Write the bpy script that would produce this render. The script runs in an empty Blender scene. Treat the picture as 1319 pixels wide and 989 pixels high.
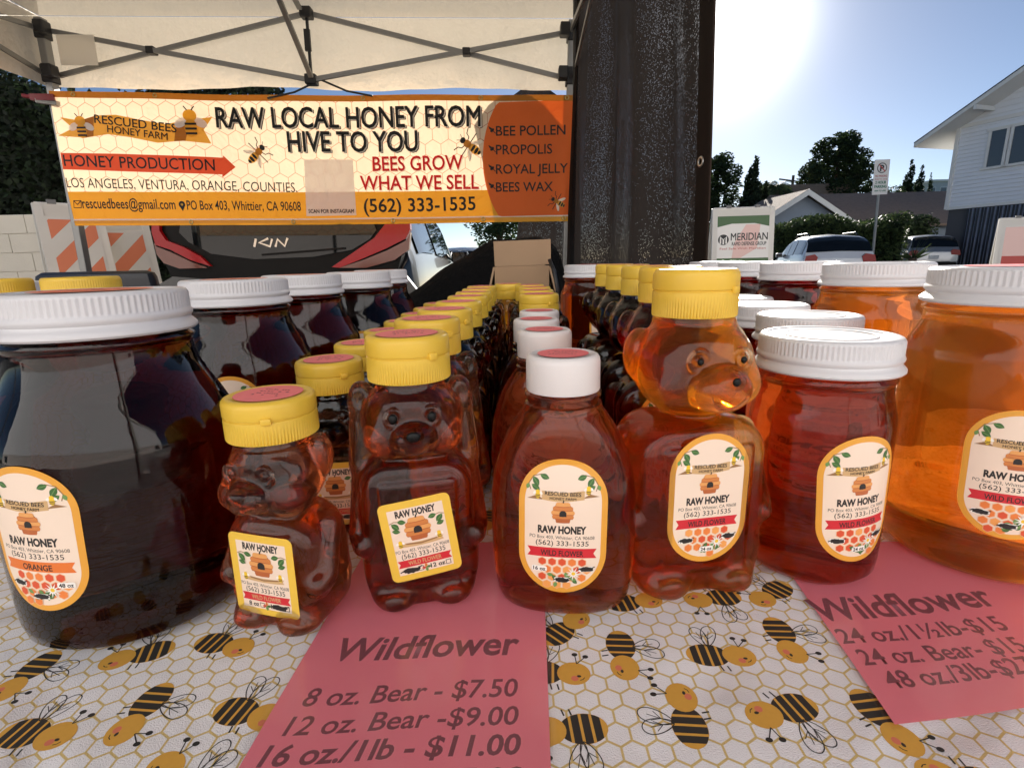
import bpy, bmesh, math, random
import numpy as np
from mathutils import Vector, Matrix, Euler
from mathutils.bvhtree import BVHTree
from mathutils.geometry import tessellate_polygon

rnd = random.Random(7)
R = math.radians
sc = bpy.context.scene
col = sc.collection

# ------------------------------------------------------------------ camera
CAM_Z, PITCH, ROLL, FPX = 0.9637, 0.2329, -0.0228, 670.0
TZ = 0.76                                   # table top height
camd = bpy.data.cameras.new('camera'); cam = bpy.data.objects.new('camera', camd)
col.objects.link(cam); sc.camera = cam
camd.sensor_width = 36.0; camd.lens = 36.0 * FPX / 1319.0
camd.clip_start = 0.01; camd.clip_end = 2000.0
cam.matrix_world = Matrix.Translation((0, 0, CAM_Z)) @ Matrix.Rotation(math.pi/2 - PITCH, 4, 'X') @ Matrix.Rotation(ROLL, 4, 'Z')

def ray(x, y):
    a, b = x - 659.5, y - 494.5
    u = (a*math.cos(ROLL) + b*math.sin(ROLL))/FPX
    v = -(-a*math.sin(ROLL) + b*math.cos(ROLL))/FPX
    return Vector((u, math.cos(PITCH) + v*math.sin(PITCH), -math.sin(PITCH) + v*math.cos(PITCH)))
def at(x, y, Y):
    d = ray(x, y); return d*(Y/d.y) + Vector((0, 0, CAM_Z))
def onz(x, y, z):
    d = ray(x, y); return d*((z - CAM_Z)/d.z) + Vector((0, 0, CAM_Z))

# ------------------------------------------------------------------ light
SUN = ray(936, 30).normalized()
SUN_EL = math.asin(SUN.z); SUN_AZ = math.atan2(SUN.x, SUN.y)
sund = bpy.data.lights.new('sun', 'SUN'); sund.energy = 5.0; sund.angle = R(0.6); sund.color = (1.0, 0.93, 0.83)
sun = bpy.data.objects.new('sun', sund); col.objects.link(sun)
sun.rotation_euler = (-SUN).to_track_quat('-Z', 'Y').to_euler()
world = bpy.data.worlds.new('World'); sc.world = world; world.use_nodes = True
wn = world.node_tree; bg = wn.nodes['Background']; bg.inputs['Strength'].default_value = 0.05
sky = wn.nodes.new('ShaderNodeTexSky'); sky.sky_type = 'NISHITA'; sky.sun_disc = False
sky.sun_elevation = SUN_EL; sky.sun_rotation = SUN_AZ; sky.dust_density = 0.15; sky.air_density = 0.6; sky.ozone_density = 1.6
# bright hazy aureole of the air round the sun
tcw = wn.nodes.new('ShaderNodeTexCoord'); dt = wn.nodes.new('ShaderNodeVectorMath'); dt.operation = 'DOT_PRODUCT'; dt.inputs[1].default_value = SUN
wn.links.new(tcw.outputs['Generated'], dt.inputs[0])
ac = wn.nodes.new('ShaderNodeMath'); ac.operation = 'ARCCOSINE'; wn.links.new(dt.outputs['Value'], ac.inputs[0])
def aureole(width, gain):
    a = wn.nodes.new('ShaderNodeMath'); a.operation = 'DIVIDE'; a.inputs[1].default_value = R(width); wn.links.new(ac.outputs[0], a.inputs[0])
    b = wn.nodes.new('ShaderNodeMath'); b.operation = 'POWER'; b.inputs[1].default_value = 2.0; wn.links.new(a.outputs[0], b.inputs[0])
    c = wn.nodes.new('ShaderNodeMath'); c.operation = 'MULTIPLY'; c.inputs[1].default_value = -1.0; wn.links.new(b.outputs[0], c.inputs[0])
    d = wn.nodes.new('ShaderNodeMath'); d.operation = 'EXPONENT'; wn.links.new(c.outputs[0], d.inputs[0])
    e = wn.nodes.new('ShaderNodeMath'); e.operation = 'MULTIPLY'; e.inputs[1].default_value = gain; wn.links.new(d.outputs[0], e.inputs[0]); return e.outputs[0]
sm = wn.nodes.new('ShaderNodeMath'); wn.links.new(aureole(4.6, 24.0), sm.inputs[0]); wn.links.new(aureole(8, 1.6), sm.inputs[1])
cm = wn.nodes.new('ShaderNodeVectorMath'); cm.operation = 'SCALE'; cm.inputs[0].default_value = (1.0, .97, .90); wn.links.new(sm.outputs[0], cm.inputs['Scale'])
sk = wn.nodes.new('ShaderNodeVectorMath'); sk.operation = 'ADD'; wn.links.new(sky.outputs[0], sk.inputs[0]); wn.links.new(cm.outputs[0], sk.inputs[1])
wn.links.new(sk.outputs[0], bg.inputs['Color'])
sc.view_settings.view_transform = 'Standard'; sc.view_settings.look = 'None'
sc.view_settings.exposure = 1.1; sc.view_settings.gamma = 1.0; sc.view_settings.use_curve_mapping = False
cy = sc.cycles
cy.use_denoising = True; cy.max_bounces = 18; cy.transmission_bounces = 16; cy.glossy_bounces = 6; cy.diffuse_bounces = 3
cy.transparent_max_bounces = 24; cy.caustics_refractive = True; cy.caustics_reflective = False
cy.blur_glossy = 0.6; cy.sample_clamp_indirect = 5.0; cy.sample_clamp_direct = 0.0
cy.use_adaptive_sampling = True; cy.adaptive_threshold = 0.015

# ------------------------------------------------------------------ materials
MATS = {}
def srgb(r, g, b):
    f = lambda c: (c/255/12.92) if c/255 <= 0.04045 else ((c/255+0.055)/1.055)**2.4
    return (f(r), f(g), f(b))
def mat(name, c, rough=0.6, metal=0.0, spec=0.5, coat=0.0, trans=0.0, noise=0.0, nscale=30.0, bump=0.0, bscale=200.0, emit=None):
    """principled surface; trans mixes in a translucent lobe (thin cloth, plastic); noise varies the colour"""
    if name in MATS: return MATS[name]
    m = bpy.data.materials.new(name); m.use_nodes = True; nt = m.node_tree; n = nt.nodes; L = nt.links
    b = n['Principled BSDF']; out = n['Material Output']
    b.inputs['Base Color'].default_value = (*c, 1); b.inputs['Roughness'].default_value = rough
    b.inputs['Metallic'].default_value = metal; b.inputs['Specular IOR Level'].default_value = spec
    b.inputs['Coat Weight'].default_value = coat
    colsock = None
    if noise or bump:
        tc = n.new('ShaderNodeTexCoord')
    if noise:
        t = n.new('ShaderNodeTexNoise'); t.inputs['Scale'].default_value = nscale; t.inputs['Detail'].default_value = 5
        L.new(tc.outputs['Object'], t.inputs['Vector'])
        mx = n.new('ShaderNodeMix'); mx.data_type = 'RGBA'
        mx.inputs[6].default_value = (*[v*(1-noise) for v in c], 1); mx.inputs[7].default_value = (*[min(1, v*(1+noise)) for v in c], 1)
        L.new(t.outputs['Fac'], mx.inputs[0]); L.new(mx.outputs[2], b.inputs['Base Color']); colsock = mx.outputs[2]
    if bump:
        t2 = n.new('ShaderNodeTexNoise'); t2.inputs['Scale'].default_value = bscale; t2.inputs['Detail'].default_value = 4
        L.new(tc.outputs['Object'], t2.inputs['Vector'])
        bp = n.new('ShaderNodeBump'); bp.inputs['Strength'].default_value = bump; bp.inputs['Distance'].default_value = 1.0/bscale
        L.new(t2.outputs['Fac'], bp.inputs['Height']); L.new(bp.outputs[0], b.inputs['Normal'])
    if trans:
        tr = n.new('ShaderNodeBsdfTranslucent'); tr.inputs['Color'].default_value = (*c, 1)
        if colsock: L.new(colsock, tr.inputs['Color'])
        ms = n.new('ShaderNodeMixShader'); ms.inputs[0].default_value = trans
        L.new(b.outputs[0], ms.inputs[1]); L.new(tr.outputs[0], ms.inputs[2]); L.new(ms.outputs[0], out.inputs['Surface'])
    if emit:
        b.inputs['Emission Color'].default_value = (*emit[0], 1); b.inputs['Emission Strength'].default_value = emit[1]
    MATS[name] = m; return m

def honey(name, sig, clear=0.12, tint=(1, 1, 1), rough=0.0, cloud=0.0):
    """a filled bottle: one refracting solid whose honey absorbs sig = (r, g, b) per metre"""
    m = bpy.data.materials.new(name); m.use_nodes = True; nt = m.node_tree; n = nt.nodes; L = nt.links
    b = n['Principled BSDF']; out = n['Material Output']
    b.inputs['Base Color'].default_value = (1, 1, 1, 1); b.inputs['Roughness'].default_value = rough
    b.inputs['Transmission Weight'].default_value = 1.0; b.inputs['IOR'].default_value = 1.47
    tc = n.new('ShaderNodeTexCoord'); t = n.new('ShaderNodeTexNoise'); t.inputs['Scale'].default_value = 55; t.inputs['Detail'].default_value = 2
    L.new(tc.outputs['Object'], t.inputs['Vector'])
    bp = n.new('ShaderNodeBump'); bp.inputs['Strength'].default_value = 0.05; bp.inputs['Distance'].default_value = 0.004
    L.new(t.outputs['Fac'], bp.inputs['Height']); L.new(bp.outputs[0], b.inputs['Normal'])
    tp = n.new('ShaderNodeBsdfTransparent'); tp.inputs['Color'].default_value = (*tint, 1)
    ms = n.new('ShaderNodeMixShader'); ms.inputs[0].default_value = clear
    L.new(b.outputs[0], ms.inputs[1]); L.new(tp.outputs[0], ms.inputs[2])
    if cloud:
        tl = n.new('ShaderNodeBsdfTranslucent'); tl.inputs['Color'].default_value = (1, .93, .8, 1); m2 = n.new('ShaderNodeMixShader'); m2.inputs[0].default_value = cloud
        L.new(ms.outputs[0], m2.inputs[1]); L.new(tl.outputs[0], m2.inputs[2]); L.new(m2.outputs[0], out.inputs['Surface'])
    else: L.new(ms.outputs[0], out.inputs['Surface'])
    d = max(sig)
    va = n.new('ShaderNodeVolumeAbsorption'); va.inputs['Density'].default_value = d
    va.inputs['Color'].default_value = (*[1 - s/d for s in sig], 1)
    L.new(va.outputs[0], out.inputs['Volume'])
    return m

# ------------------------------------------------------------------ objects
def props(o, label=None, cat=None, group=None, kind=None):
    if label: o['label'] = label
    if cat: o['category'] = cat
    if group: o['group'] = group
    if kind: o['kind'] = kind
    return o
def empty(name, loc=(0, 0, 0), rz=0.0, label=None, cat=None, group=None):
    o = bpy.data.objects.new(name, None); col.objects.link(o); o.empty_display_size = 0.02
    o.location = loc; o.rotation_euler = (0, 0, rz)
    return props(o, label, cat, group)
def copy_tree(o, parent=None):
    c = o.copy(); col.objects.link(c)
    if parent: c.parent = parent
    for ch in list(o.children): copy_tree(ch, c)
    return c

class MB:
    """collects polygons with material slots, then links them as ONE mesh object"""
    def __init__(s): s.v = []; s.f = []; s.m = []; s.mats = []
    def slot(s, m):
        if m not in s.mats: s.mats.append(m)
        return s.mats.index(m)
    def add(s, vs, fs, m):
        o = len(s.v); k = s.slot(m); s.v += [tuple(p) for p in vs]
        for f in fs: s.f.append(tuple(i + o for i in f)); s.m.append(k)
        return s
    def box(s, c, d, m, M=None, bev=0.0):
        x, y, z = d[0]/2, d[1]/2, d[2]/2
        if bev > 0:
            bm = bmesh.new(); bmesh.ops.create_cube(bm, size=1.0); bmesh.ops.scale(bm, vec=d, verts=bm.verts)
            bmesh.ops.bevel(bm, geom=bm.edges[:], offset=bev, segments=2, affect='EDGES', profile=0.5)
            vs = [v.co.copy() for v in bm.verts]; fs = [[v.index for v in f.verts] for f in bm.faces]; bm.free()
        else:
            vs = [Vector((i, j, k)) for i in (-x, x) for j in (-y, y) for k in (-z, z)]
            fs = [(0, 1, 3, 2), (4, 6, 7, 5), (0, 4, 5, 1), (2, 3, 7, 6), (0, 2, 6, 4), (1, 5, 7, 3)]
        c = Vector(c)
        vs = [(M @ v if M else v) + c for v in vs]
        return s.add(vs, fs, m)
    def bar(s, a, b, w, h, m, up=(0, 0, 1)):
        a, b = Vector(a), Vector(b); d = b - a; L = d.length; d.normalize()
        u = Vector(up); x = d.cross(u)
        if x.length < 1e-4: x = d.cross(Vector((1, 0, 0)))
        x.normalize(); z = x.cross(d)
        M = Matrix((x, d, z)).transposed()
        return s.box((a + b)/2, (w, L, h), m, M)
    def tube(s, pts, r, m, n=10, caps=True):
        pts = [Vector(p) for p in pts]; rs = r if isinstance(r, (list, tuple)) else [r]*len(pts)
        vs = []; fs = []; ref = None
        for i, p in enumerate(pts):
            d = (pts[min(i+1, len(pts)-1)] - pts[max(i-1, 0)]).normalized()
            if ref is None:
                ref = Vector((0, 0, 1)) if abs(d.z) < 0.9 else Vector((1, 0, 0))
            x = d.cross(ref).normalized(); yv = x.cross(d).normalized(); ref = yv
            for k in range(n):
                t = 2*math.pi*k/n; vs.append(p + (x*math.cos(t) + yv*math.sin(t))*rs[i])
        for i in range(len(pts)-1):
            for k in range(n):
                a = i*n + k; b = i*n + (k+1) % n; fs.append((a, a+n, b+n, b))
        if caps: fs.append(tuple(range(n))); fs.append(tuple(reversed(range((len(pts)-1)*n, len(pts)*n))))
        return s.add(vs, fs, m)
    def lathe(s, prof, m, n=64, c=(0, 0, 0), sx=1.0, sy=1.0, rib=None):
        """prof: (r, z) from bottom axis to top axis; rib(i, k) scales the radius"""
        vs = []; fs = []
        for i, (r, z) in enumerate(prof):
            for k in range(n):
                t = 2*math.pi*k/n; rr = r*(rib(i, k) if rib else 1)
                vs.append((c[0] + rr*math.cos(t)*sx, c[1] + rr*math.sin(t)*sy, c[2] + z))
        for i in range(len(prof)-1):
            for k in range(n):
                a = i*n + k; b = i*n + (k+1) % n; fs.append((a, b, b+n, a+n))
        fs.append(tuple(reversed(range(n)))); fs.append(tuple(range((len(prof)-1)*n, len(prof)*n)))
        return s.add(vs, fs, m)
    def prism(s, pts, depth, m, M=None, off=(0, 0, 0)):
        """2D outline in x-z, thickness along +y"""
        n = len(pts); vs = [Vector((p[0], 0, p[1])) for p in pts] + [Vector((p[0], depth, p[1])) for p in pts]
        off = Vector(off); vs = [(M @ v if M else v) + off for v in vs]
        tris = tessellate_polygon([[Vector((p[0], p[1], 0)) for p in pts]])
        fs = [tuple(t) for t in tris] + [tuple(i + n for i in reversed(t)) for t in tris]
        fs += [(i, i+n, (i+1) % n + n, (i+1) % n) for i in range(n)]
        return s.add(vs, fs, m)
    def mesh(s, name, smooth=False, fix=True):
        me = bpy.data.meshes.new(name); me.from_pydata(s.v, [], s.f)
        for m in s.mats: me.materials.append(m)
        me.polygons.foreach_set('material_index', s.m)
        me.update()
        if fix:
            bm = bmesh.new(); bm.from_mesh(me); bmesh.ops.recalc_face_normals(bm, faces=bm.faces); bm.to_mesh(me); bm.free()
        if smooth:
            me.polygons.foreach_set('use_smooth', [True]*len(me.polygons))
            if smooth is not True: me.set_sharp_from_angle(angle=R(smooth))
        return me
    def build(s, name, parent=None, smooth=False, loc=None, fix=True):
        o = bpy.data.objects.new(name, s.mesh(name, smooth, fix)); col.objects.link(o)
        if parent: o.parent = parent
        if loc: o.location = loc
        return o

# ------------------------------------------------------------------ flat artwork (printed labels, banners, signs)
_tx = {}
def glyphs(txt, bold=0.0, shear=0.0, sp=1.0):
    key = (txt, bold, shear, sp)
    if key in _tx: return _tx[key]
    cu = bpy.data.curves.new('t', 'FONT'); cu.body = txt; cu.size = 1.0; cu.offset = bold; cu.shear = shear; cu.space_character = sp
    cu.resolution_u = 3
    o = bpy.data.objects.new('t', cu); col.objects.link(o)
    dg = bpy.context.evaluated_depsgraph_get(); me = bpy.data.meshes.new_from_object(o.evaluated_get(dg))
    vs = [(v.co.x, v.co.y) for v in me.vertices]; fs = [tuple(p.vertices) for p in me.polygons]
    bpy.data.objects.remove(o); bpy.data.curves.remove(cu); bpy.data.meshes.remove(me)
    xs = [v[0] for v in vs] or [0]; x0, x1 = min(xs), max(xs)
    _tx[key] = (vs, fs, x0, x1); return _tx[key]

class Art:
    """stack of 2D shapes; later shapes lie a hair above earlier ones"""
    def __init__(s): s.items = []; s.bb = []
    def put(s, pts, fs, m, up=True):
        """a shape lies one step above the highest earlier shape it can overlap"""
        xs = [p[0] for p in pts]; ys = [p[1] for p in pts]
        b = (min(xs), min(ys), max(xs), max(ys)); lay = 1
        for c, l in s.bb:
            if c[0] < b[2] and c[2] > b[0] and c[1] < b[3] and c[3] > b[1]: lay = max(lay, l + 1)
        s.bb.append((b, lay)); s.items.append((list(pts), fs, m, lay)); return s
    def poly(s, pts, m, up=True):
        tris = tessellate_polygon([[Vector((p[0], p[1], 0)) for p in pts]])
        return s.put(pts, [tuple(t) for t in tris], m)
    def ell(s, cx, cy, rx, ry, m, rot=0.0, n=24, up=True):
        c, q = math.cos(rot), math.sin(rot)
        return s.poly([(cx + rx*math.cos(t)*c - ry*math.sin(t)*q, cy + rx*math.cos(t)*q + ry*math.sin(t)*c) for t in [2*math.pi*i/n for i in range(n)]], m, up)
    def rect(s, x0, y0, x1, y1, m, up=True): return s.poly([(x0, y0), (x1, y0), (x1, y1), (x0, y1)], m, up)
    def rrect(s, x0, y0, x1, y1, r, m, n=8, up=True):
        P = []
        for cx, cy, a in ((x1-r, y0+r, -90), (x1-r, y1-r, 0), (x0+r, y1-r, 90), (x0+r, y0+r, 180)):
            P += [(cx + r*math.cos(R(a + 90*i/n)), cy + r*math.sin(R(a + 90*i/n))) for i in range(n+1)]
        return s.poly(P, m, up)
    def line(s, pts, w, m, up=True, closed=False):
        n = len(pts); vs = []; fs = []
        for i in range(n):
            if closed: a, b = pts[i-1], pts[(i+1) % n]
            else: a, b = pts[max(0, i-1)], pts[min(n-1, i+1)]
            dx, dy = b[0]-a[0], b[1]-a[1]; l = math.hypot(dx, dy) or 1
            nx, ny = -dy/l*w/2, dx/l*w/2
            vs += [(pts[i][0]+nx, pts[i][1]+ny), (pts[i][0]-nx, pts[i][1]-ny)]
        for i in range(n if closed else n-1):
            a = 2*i; b = 2*((i+1) % n); fs += [(a, a+1, b+1), (a, b+1, b)]
        return s.put(vs, fs, m)
    def text(s, t, x, y, h, m, w=None, bold=0.0, shear=0.0, align='c', bend=None, rot=0.0, up=True):
        """cap height h, optional total width w; bend(x) lifts glyphs along a curve"""
        if bold and 'M' in t:                       # the built-in face breaks its M when emboldened: overprint instead
            d = bold*h*.9
            for dx, dy in ((-d, -d), (d, -d), (-d, d)): s.text(t, x + dx, y + dy, h, m, w, 0.0, shear, align, bend, rot)
            x += d; y += d; bold = 0.0
        vs, fs, x0, x1 = glyphs(t, bold, shear); k = h/0.72; kx = k
        if w: kx = w/max(1e-6, x1 - x0)
        W = (x1 - x0)*kx; ox = {'c': -W/2, 'l': 0, 'r': -W}[align]
        P = []; c, q = math.cos(rot), math.sin(rot)
        for (a, b) in vs:
            px, py = (a - x0)*kx + ox, b*k
            if bend: py += bend(px)
            P.append((x + px*c - py*q, y + px*q + py*c))
        return s.put(P, fs, m)
    def star(s, cx, cy, r0, r1, n, m):
        return s.poly([(cx + (r0 if i % 2 else r1)*math.cos(math.pi*i/n), cy + (r0 if i % 2 else r1)*math.sin(math.pi*i/n)) for i in range(2*n)], m)
    def emit(s, mb, fn, dz, cut=None):
        """fn(u, v, height) -> point; cut = longest edge allowed (for curved carriers)"""
        for pts, fs, m, lay in s.items:
            if cut:
                bm = bmesh.new(); vv = [bm.verts.new((p[0], p[1], 0)) for p in pts]
                for f in fs:
                    try: bm.faces.new([vv[i] for i in f])
                    except ValueError: pass
                for _ in range(7):
                    ed = [e for e in bm.edges if e.calc_length() > cut]
                    if not ed: break
                    bmesh.ops.subdivide_edges(bm, edges=ed, cuts=1, use_grid_fill=False)
                    bmesh.ops.triangulate(bm, faces=[f for f in bm.faces if len(f.verts) > 3])
                bm.verts.ensure_lookup_table(); bm.verts.index_update()
                P = [(v.co.x, v.co.y) for v in bm.verts]; F = [[v.index for v in f.verts] for f in bm.faces]; bm.free()
            else: P, F = pts, fs
            mb.add([fn(a, b, lay*dz) for a, b in P], F, m)
        return mb

# ------------------------------------------------------------------ implicit solids (moulded bear bottles)
def smin(a, b, k):
    h = np.maximum(k - np.abs(a - b), 0)/k
    return np.minimum(a, b) - h*h*k*0.25
def smax(a, b, k): return -smin(-a, -b, k)
def s_ell(P, c, r):
    q = (P - np.array(c))/np.array(r); k0 = np.linalg.norm(q, axis=-1); k1 = np.linalg.norm(q/np.array(r), axis=-1)
    return k0*(k0 - 1.0)/np.maximum(k1, 1e-9)
def s_cap(P, a, b, ra, rb):
    a = np.array(a); b = np.array(b); ba = b - a
    h = np.clip(((P - a) @ ba)/(ba @ ba), 0, 1)
    return np.linalg.norm(P - a - h[..., None]*ba, axis=-1) - (ra + (rb - ra)*h)
def s_box(P, c, d, r):
    q = np.abs(P - np.array(c)) - (np.array(d) - r)
    return np.linalg.norm(np.maximum(q, 0), axis=-1) + np.minimum(q.max(axis=-1), 0) - r
def s_cyl(P, z0, z1, r):
    a = np.hypot(P[..., 0], P[..., 1]) - r; b = np.maximum(P[..., 2] - z1, z0 - P[..., 2])
    return np.maximum(a, b)
def s_tor(P, c, rr, r):
    """ring in the x-z plane"""
    q = P - np.array(c); a = np.hypot(q[..., 0], q[..., 2]) - rr
    return np.hypot(a, q[..., 1]) - r
def nets(f, lo, hi, h):
    lo = np.array(lo, float); n = np.ceil((np.array(hi) - lo)/h).astype(int) + 1
    g = np.stack(np.meshgrid(*[lo[i] + h*np.arange(n[i]) for i in range(3)], indexing='ij'), axis=-1)
    V = np.empty(tuple(n))
    for i in range(0, n[0], 8): V[i:i+8] = f(g[i:i+8])
    S = V < 0
    cnt = np.zeros(tuple(n - 1)); acc = np.zeros(tuple(n - 1) + (3,))
    offs = [(i, j, k) for i in (0, 1) for j in (0, 1) for k in (0, 1)]
    sl = lambda o: tuple(slice(o[i], n[i] - 1 + o[i]) for i in range(3))
    for ax in range(3):
        for o in offs:
            if o[ax]: continue
            o2 = list(o); o2[ax] = 1
            a, b = V[sl(o)], V[sl(o2)]; cr = (a < 0) != (b < 0)
            t = np.where(cr, a/np.where(cr, a - b, 1), 0)
            p = np.zeros(a.shape + (3,)); p[..., 0] = o[0]; p[..., 1] = o[1]; p[..., 2] = o[2]; p[..., ax] += t
            acc += np.where(cr[..., None], p, 0); cnt += cr
    act = cnt > 0; idx = -np.ones(act.shape, int); idx[act] = np.arange(act.sum())
    ij = np.argwhere(act); pos = lo + h*(ij + acc[act]/cnt[act][:, None])
    for _ in range(2):                                    # pull the vertices onto the true surface
        d = f(pos); e = 1e-4
        gr = np.stack([(f(pos + e*np.eye(3)[i]) - d)/e for i in range(3)], axis=-1)
        pos = pos - np.clip(d/np.maximum((gr**2).sum(-1), 0.2), -h, h)[:, None]*gr*0.8
    Q = []
    for ax in range(3):
        b_, c_ = [(1, 2), (2, 0), (0, 1)][ax]
        a0 = [slice(1, -1)]*3; a0[ax] = slice(0, n[ax]-1); a1 = list(a0); a1[ax] = slice(1, n[ax])
        cr = S[tuple(a0)] != S[tuple(a1)]; w = np.argwhere(cr); off = np.array([1, 1, 1]); off[ax] = 0; w = w + off
        sgn = S[tuple(w.T)]
        eb = np.zeros(3, int); eb[b_] = 1; ec = np.zeros(3, int); ec[c_] = 1
        q = np.stack([idx[tuple(x.T)] for x in (w - eb - ec, w - ec, w, w - eb)], axis=-1)
        q[~sgn] = q[~sgn][:, ::-1]; Q.append(q)
    return pos, np.concatenate(Q)
def net_mesh(name, f, lo, hi, h, m):
    pos, q = nets(f, lo, hi, h)
    me = bpy.data.meshes.new(name); me.from_pydata(pos.tolist(), [], q.tolist()); me.materials.append(m)
    me.polygons.foreach_set('use_smooth', [True]*len(me.polygons)); me.update(); return me

def hex_lines(n, L, size, width, rot=0.0, uvx='Object', sep=('X', 'Y')):
    """hexagon outline mask: 1 on the lines; size = distance between hexagon centres"""
    tc = n.new('ShaderNodeTexCoord'); sx = n.new('ShaderNodeSeparateXYZ'); L.new(tc.outputs[uvx], sx.inputs[0])
    def M(op, a, b=None, c=None):
        k = n.new('ShaderNodeMath'); k.operation = op
        for i, v in enumerate((a, b, c)):
            if v is None: continue
            if isinstance(v, (int, float)): k.inputs[i].default_value = v
            else: L.new(v, k.inputs[i])
        return k.outputs[0]
    x = M('MULTIPLY', sx.outputs[sep[0]], 1/size); y = M('MULTIPLY', sx.outputs[sep[1]], 1/size)
    r3 = math.sqrt(3)
    def cell(ox, oy):
        ax = M('SUBTRACT', M('FLOORED_MODULO', M('ADD', x, ox), 1.0), .5); ay = M('SUBTRACT', M('FLOORED_MODULO', M('ADD', y, oy), r3), r3/2)
        ax = M('ABSOLUTE', ax); ay = M('ABSOLUTE', ay)
        d = M('MAXIMUM', ax, M('ADD', M('MULTIPLY', ax, .5), M('MULTIPLY', ay, r3/2)))
        return d
    d = M('MINIMUM', cell(0, 0), cell(.5, r3/2))
    return M('SMOOTH_MIN', 1.0, M('MAXIMUM', 0.0, M('MULTIPLY', M('SUBTRACT', d, .5 - width), 40.0)), 0.0)
# ================================================================== ground and far setting
ASPH = mat('asphalt', (.055, .054, .052), .85, noise=.35, nscale=6, bump=.4, bscale=120)
CONC = mat('concrete', (.32, .31, .29), .85, noise=.15, nscale=5)
GRN = mat('lawn', (.05, .07, .025), .9, noise=.4, nscale=3)
mb = MB(); mb.add([(-400, -120, 0), (400, -120, 0), (400, 700, 0), (-400, 700, 0)], [(0, 1, 2, 3)], ASPH); props(mb.build('ground', fix=False), kind='structure')
mb = MB(); mb.box((20, 27, .065), (60, 3, .13), CONC, bev=.02); props(mb.build('pavement'), kind='structure')
mb = MB(); mb.add([(-40, 29, .02), (80, 29, .02), (80, 120, .02), (-40, 120, .02)], [(0, 1, 2, 3)], GRN); props(mb.build('ground_grass', fix=False), kind='structure')

def leafmat(name, c, tr=.35): return mat(name, c, .6, trans=tr, noise=.45, nscale=2.5, spec=.3)
LEAF = leafmat('leaf_dark', (.030, .048, .020)); LEAF2 = leafmat('leaf_mid', (.055, .085, .030)); LEAF3 = leafmat('leaf_pale', (.10, .14, .045)); CYP = leafmat('leaf_cypress', (.022, .036, .018))
BARK = mat('bark', (.09, .065, .045), .9, noise=.3, nscale=8)
IVY = leafmat('leaf_ivy', (.011, .017, .008), .08)
def leaf_cloud(mb, blobs, n, size, mats, rs, flat=.5):
    """many small leaf faces through the volume of the blobs (cx, cy, cz, rx, ry, rz), denser outside"""
    tot = sum(b[3]*b[4] + b[5]*b[3] for b in blobs)
    for b in blobs:
        k = int(n*(b[3]*b[4] + b[5]*b[3])/tot)
        for _ in range(k):
            while True:
                d = Vector((rs.uniform(-1, 1), rs.uniform(-1, 1), rs.uniform(-1, 1)))
                if .05 < d.length < 1: break
            d.normalize(); rr = rs.uniform(.45, 1.06)**.6
            p = Vector((b[0] + d.x*b[3]*rr, b[1] + d.y*b[4]*rr, b[2] + d.z*b[5]*rr))
            s = size*rs.uniform(.6, 1.4)
            u = Vector((rs.gauss(0, 1), rs.gauss(0, 1), rs.gauss(0, flat))).normalized(); v = u.orthogonal().normalized()
            if rs.random() < .5: v = u.cross(v)
            mb.add([p - u*s*.5, p + v*s*.22, p + u*s*.5, p - v*s*.22], [(0, 1, 2, 3)], rs.choice(mats))
def tree(name, x, y, h, w, label, cat='tree', n=5000, mats=None, size=.3, trunk=.28, seed=1, group='trees along the skyline', bottom=.25):
    rs = random.Random(seed); root = empty(name, (x, y, 0), 0, label, cat, group); mats = mats or [LEAF, LEAF, LEAF2]
    mb = MB(); tr = MB(); zt = h*.72; tr.tube([(0, 0, -.1), (w*.03, 0, h*.2), (-w*.02, w*.02, h*.45), (0, 0, zt)], [trunk, trunk*.8, trunk*.55, trunk*.2], BARK, 8)
    blobs = []
    for i in range(56):
        t = (i + rs.random())/56; a = i*2.4 + rs.uniform(-.5, .5); z = h*(bottom + (1 - bottom)*(.02 + .92*t)); env = max(.35, math.sin(math.pi*(.22 + .70*t)))**.7
        d = w/2*env*rs.uniform(.15, .82); r = w*.115*rs.uniform(.6, 1.4)
        blobs.append((d*math.cos(a), d*math.sin(a), z, r, r, r*.85))
        if i % 3 == 0: tr.tube([(0, 0, h*(bottom + .1*rs.random())), (d*math.cos(a)*.6, d*math.sin(a)*.6, z - r*.4), (d*math.cos(a), d*math.sin(a), z)], [trunk*.35, trunk*.2, trunk*.06], BARK, 6)
    leaf_cloud(mb, blobs, n, size, mats, rs)
    tr.build('trunk', root, smooth=True); mb.build('crown', root, fix=False); return root
def cypress(x, y, h, w, label, seed, n=4200):
    rs = random.Random(seed); root = empty('cypress_tree', (x, y, 0), 0, label, 'tree', 'cypress trees on the skyline')
    tr = MB(); tr.tube([(0, 0, 0), (0, 0, h*.8)], [w*.12, w*.04], BARK, 6); tr.build('trunk', root)
    mb = MB(); blobs = [(rs.uniform(-.08, .08)*w, rs.uniform(-.08, .08)*w, h*(.06 + .90*i/13), w*.5*(math.sin(math.pi*(.16 + .80*i/13))**.8), w*.5*(math.sin(math.pi*(.16 + .80*i/13))**.8), h*.07) for i in range(14)]
    leaf_cloud(mb, blobs, n, w*.22, [CYP, CYP, LEAF], rs, 1.6); mb.build('crown', root, fix=False)
def px3(x, y, Y): p = at(x, y, Y); return p.x, p.y, p.z
X, Y, Z = px3(925, 196, 40); tree('broadleaf_tree', X, Y, Z, 4.6, 'dark tree at the left of the skyline, half hidden by the black curtain', n=9000, size=.28, seed=3, bottom=.12)
X, Y, Z = px3(1084, 168, 46); tree('broadleaf_tree', X, Y, Z, 7.0, 'biggest dark green tree behind the brown roofed house', n=24000, size=.30, seed=5, trunk=.4, bottom=.12)
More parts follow.
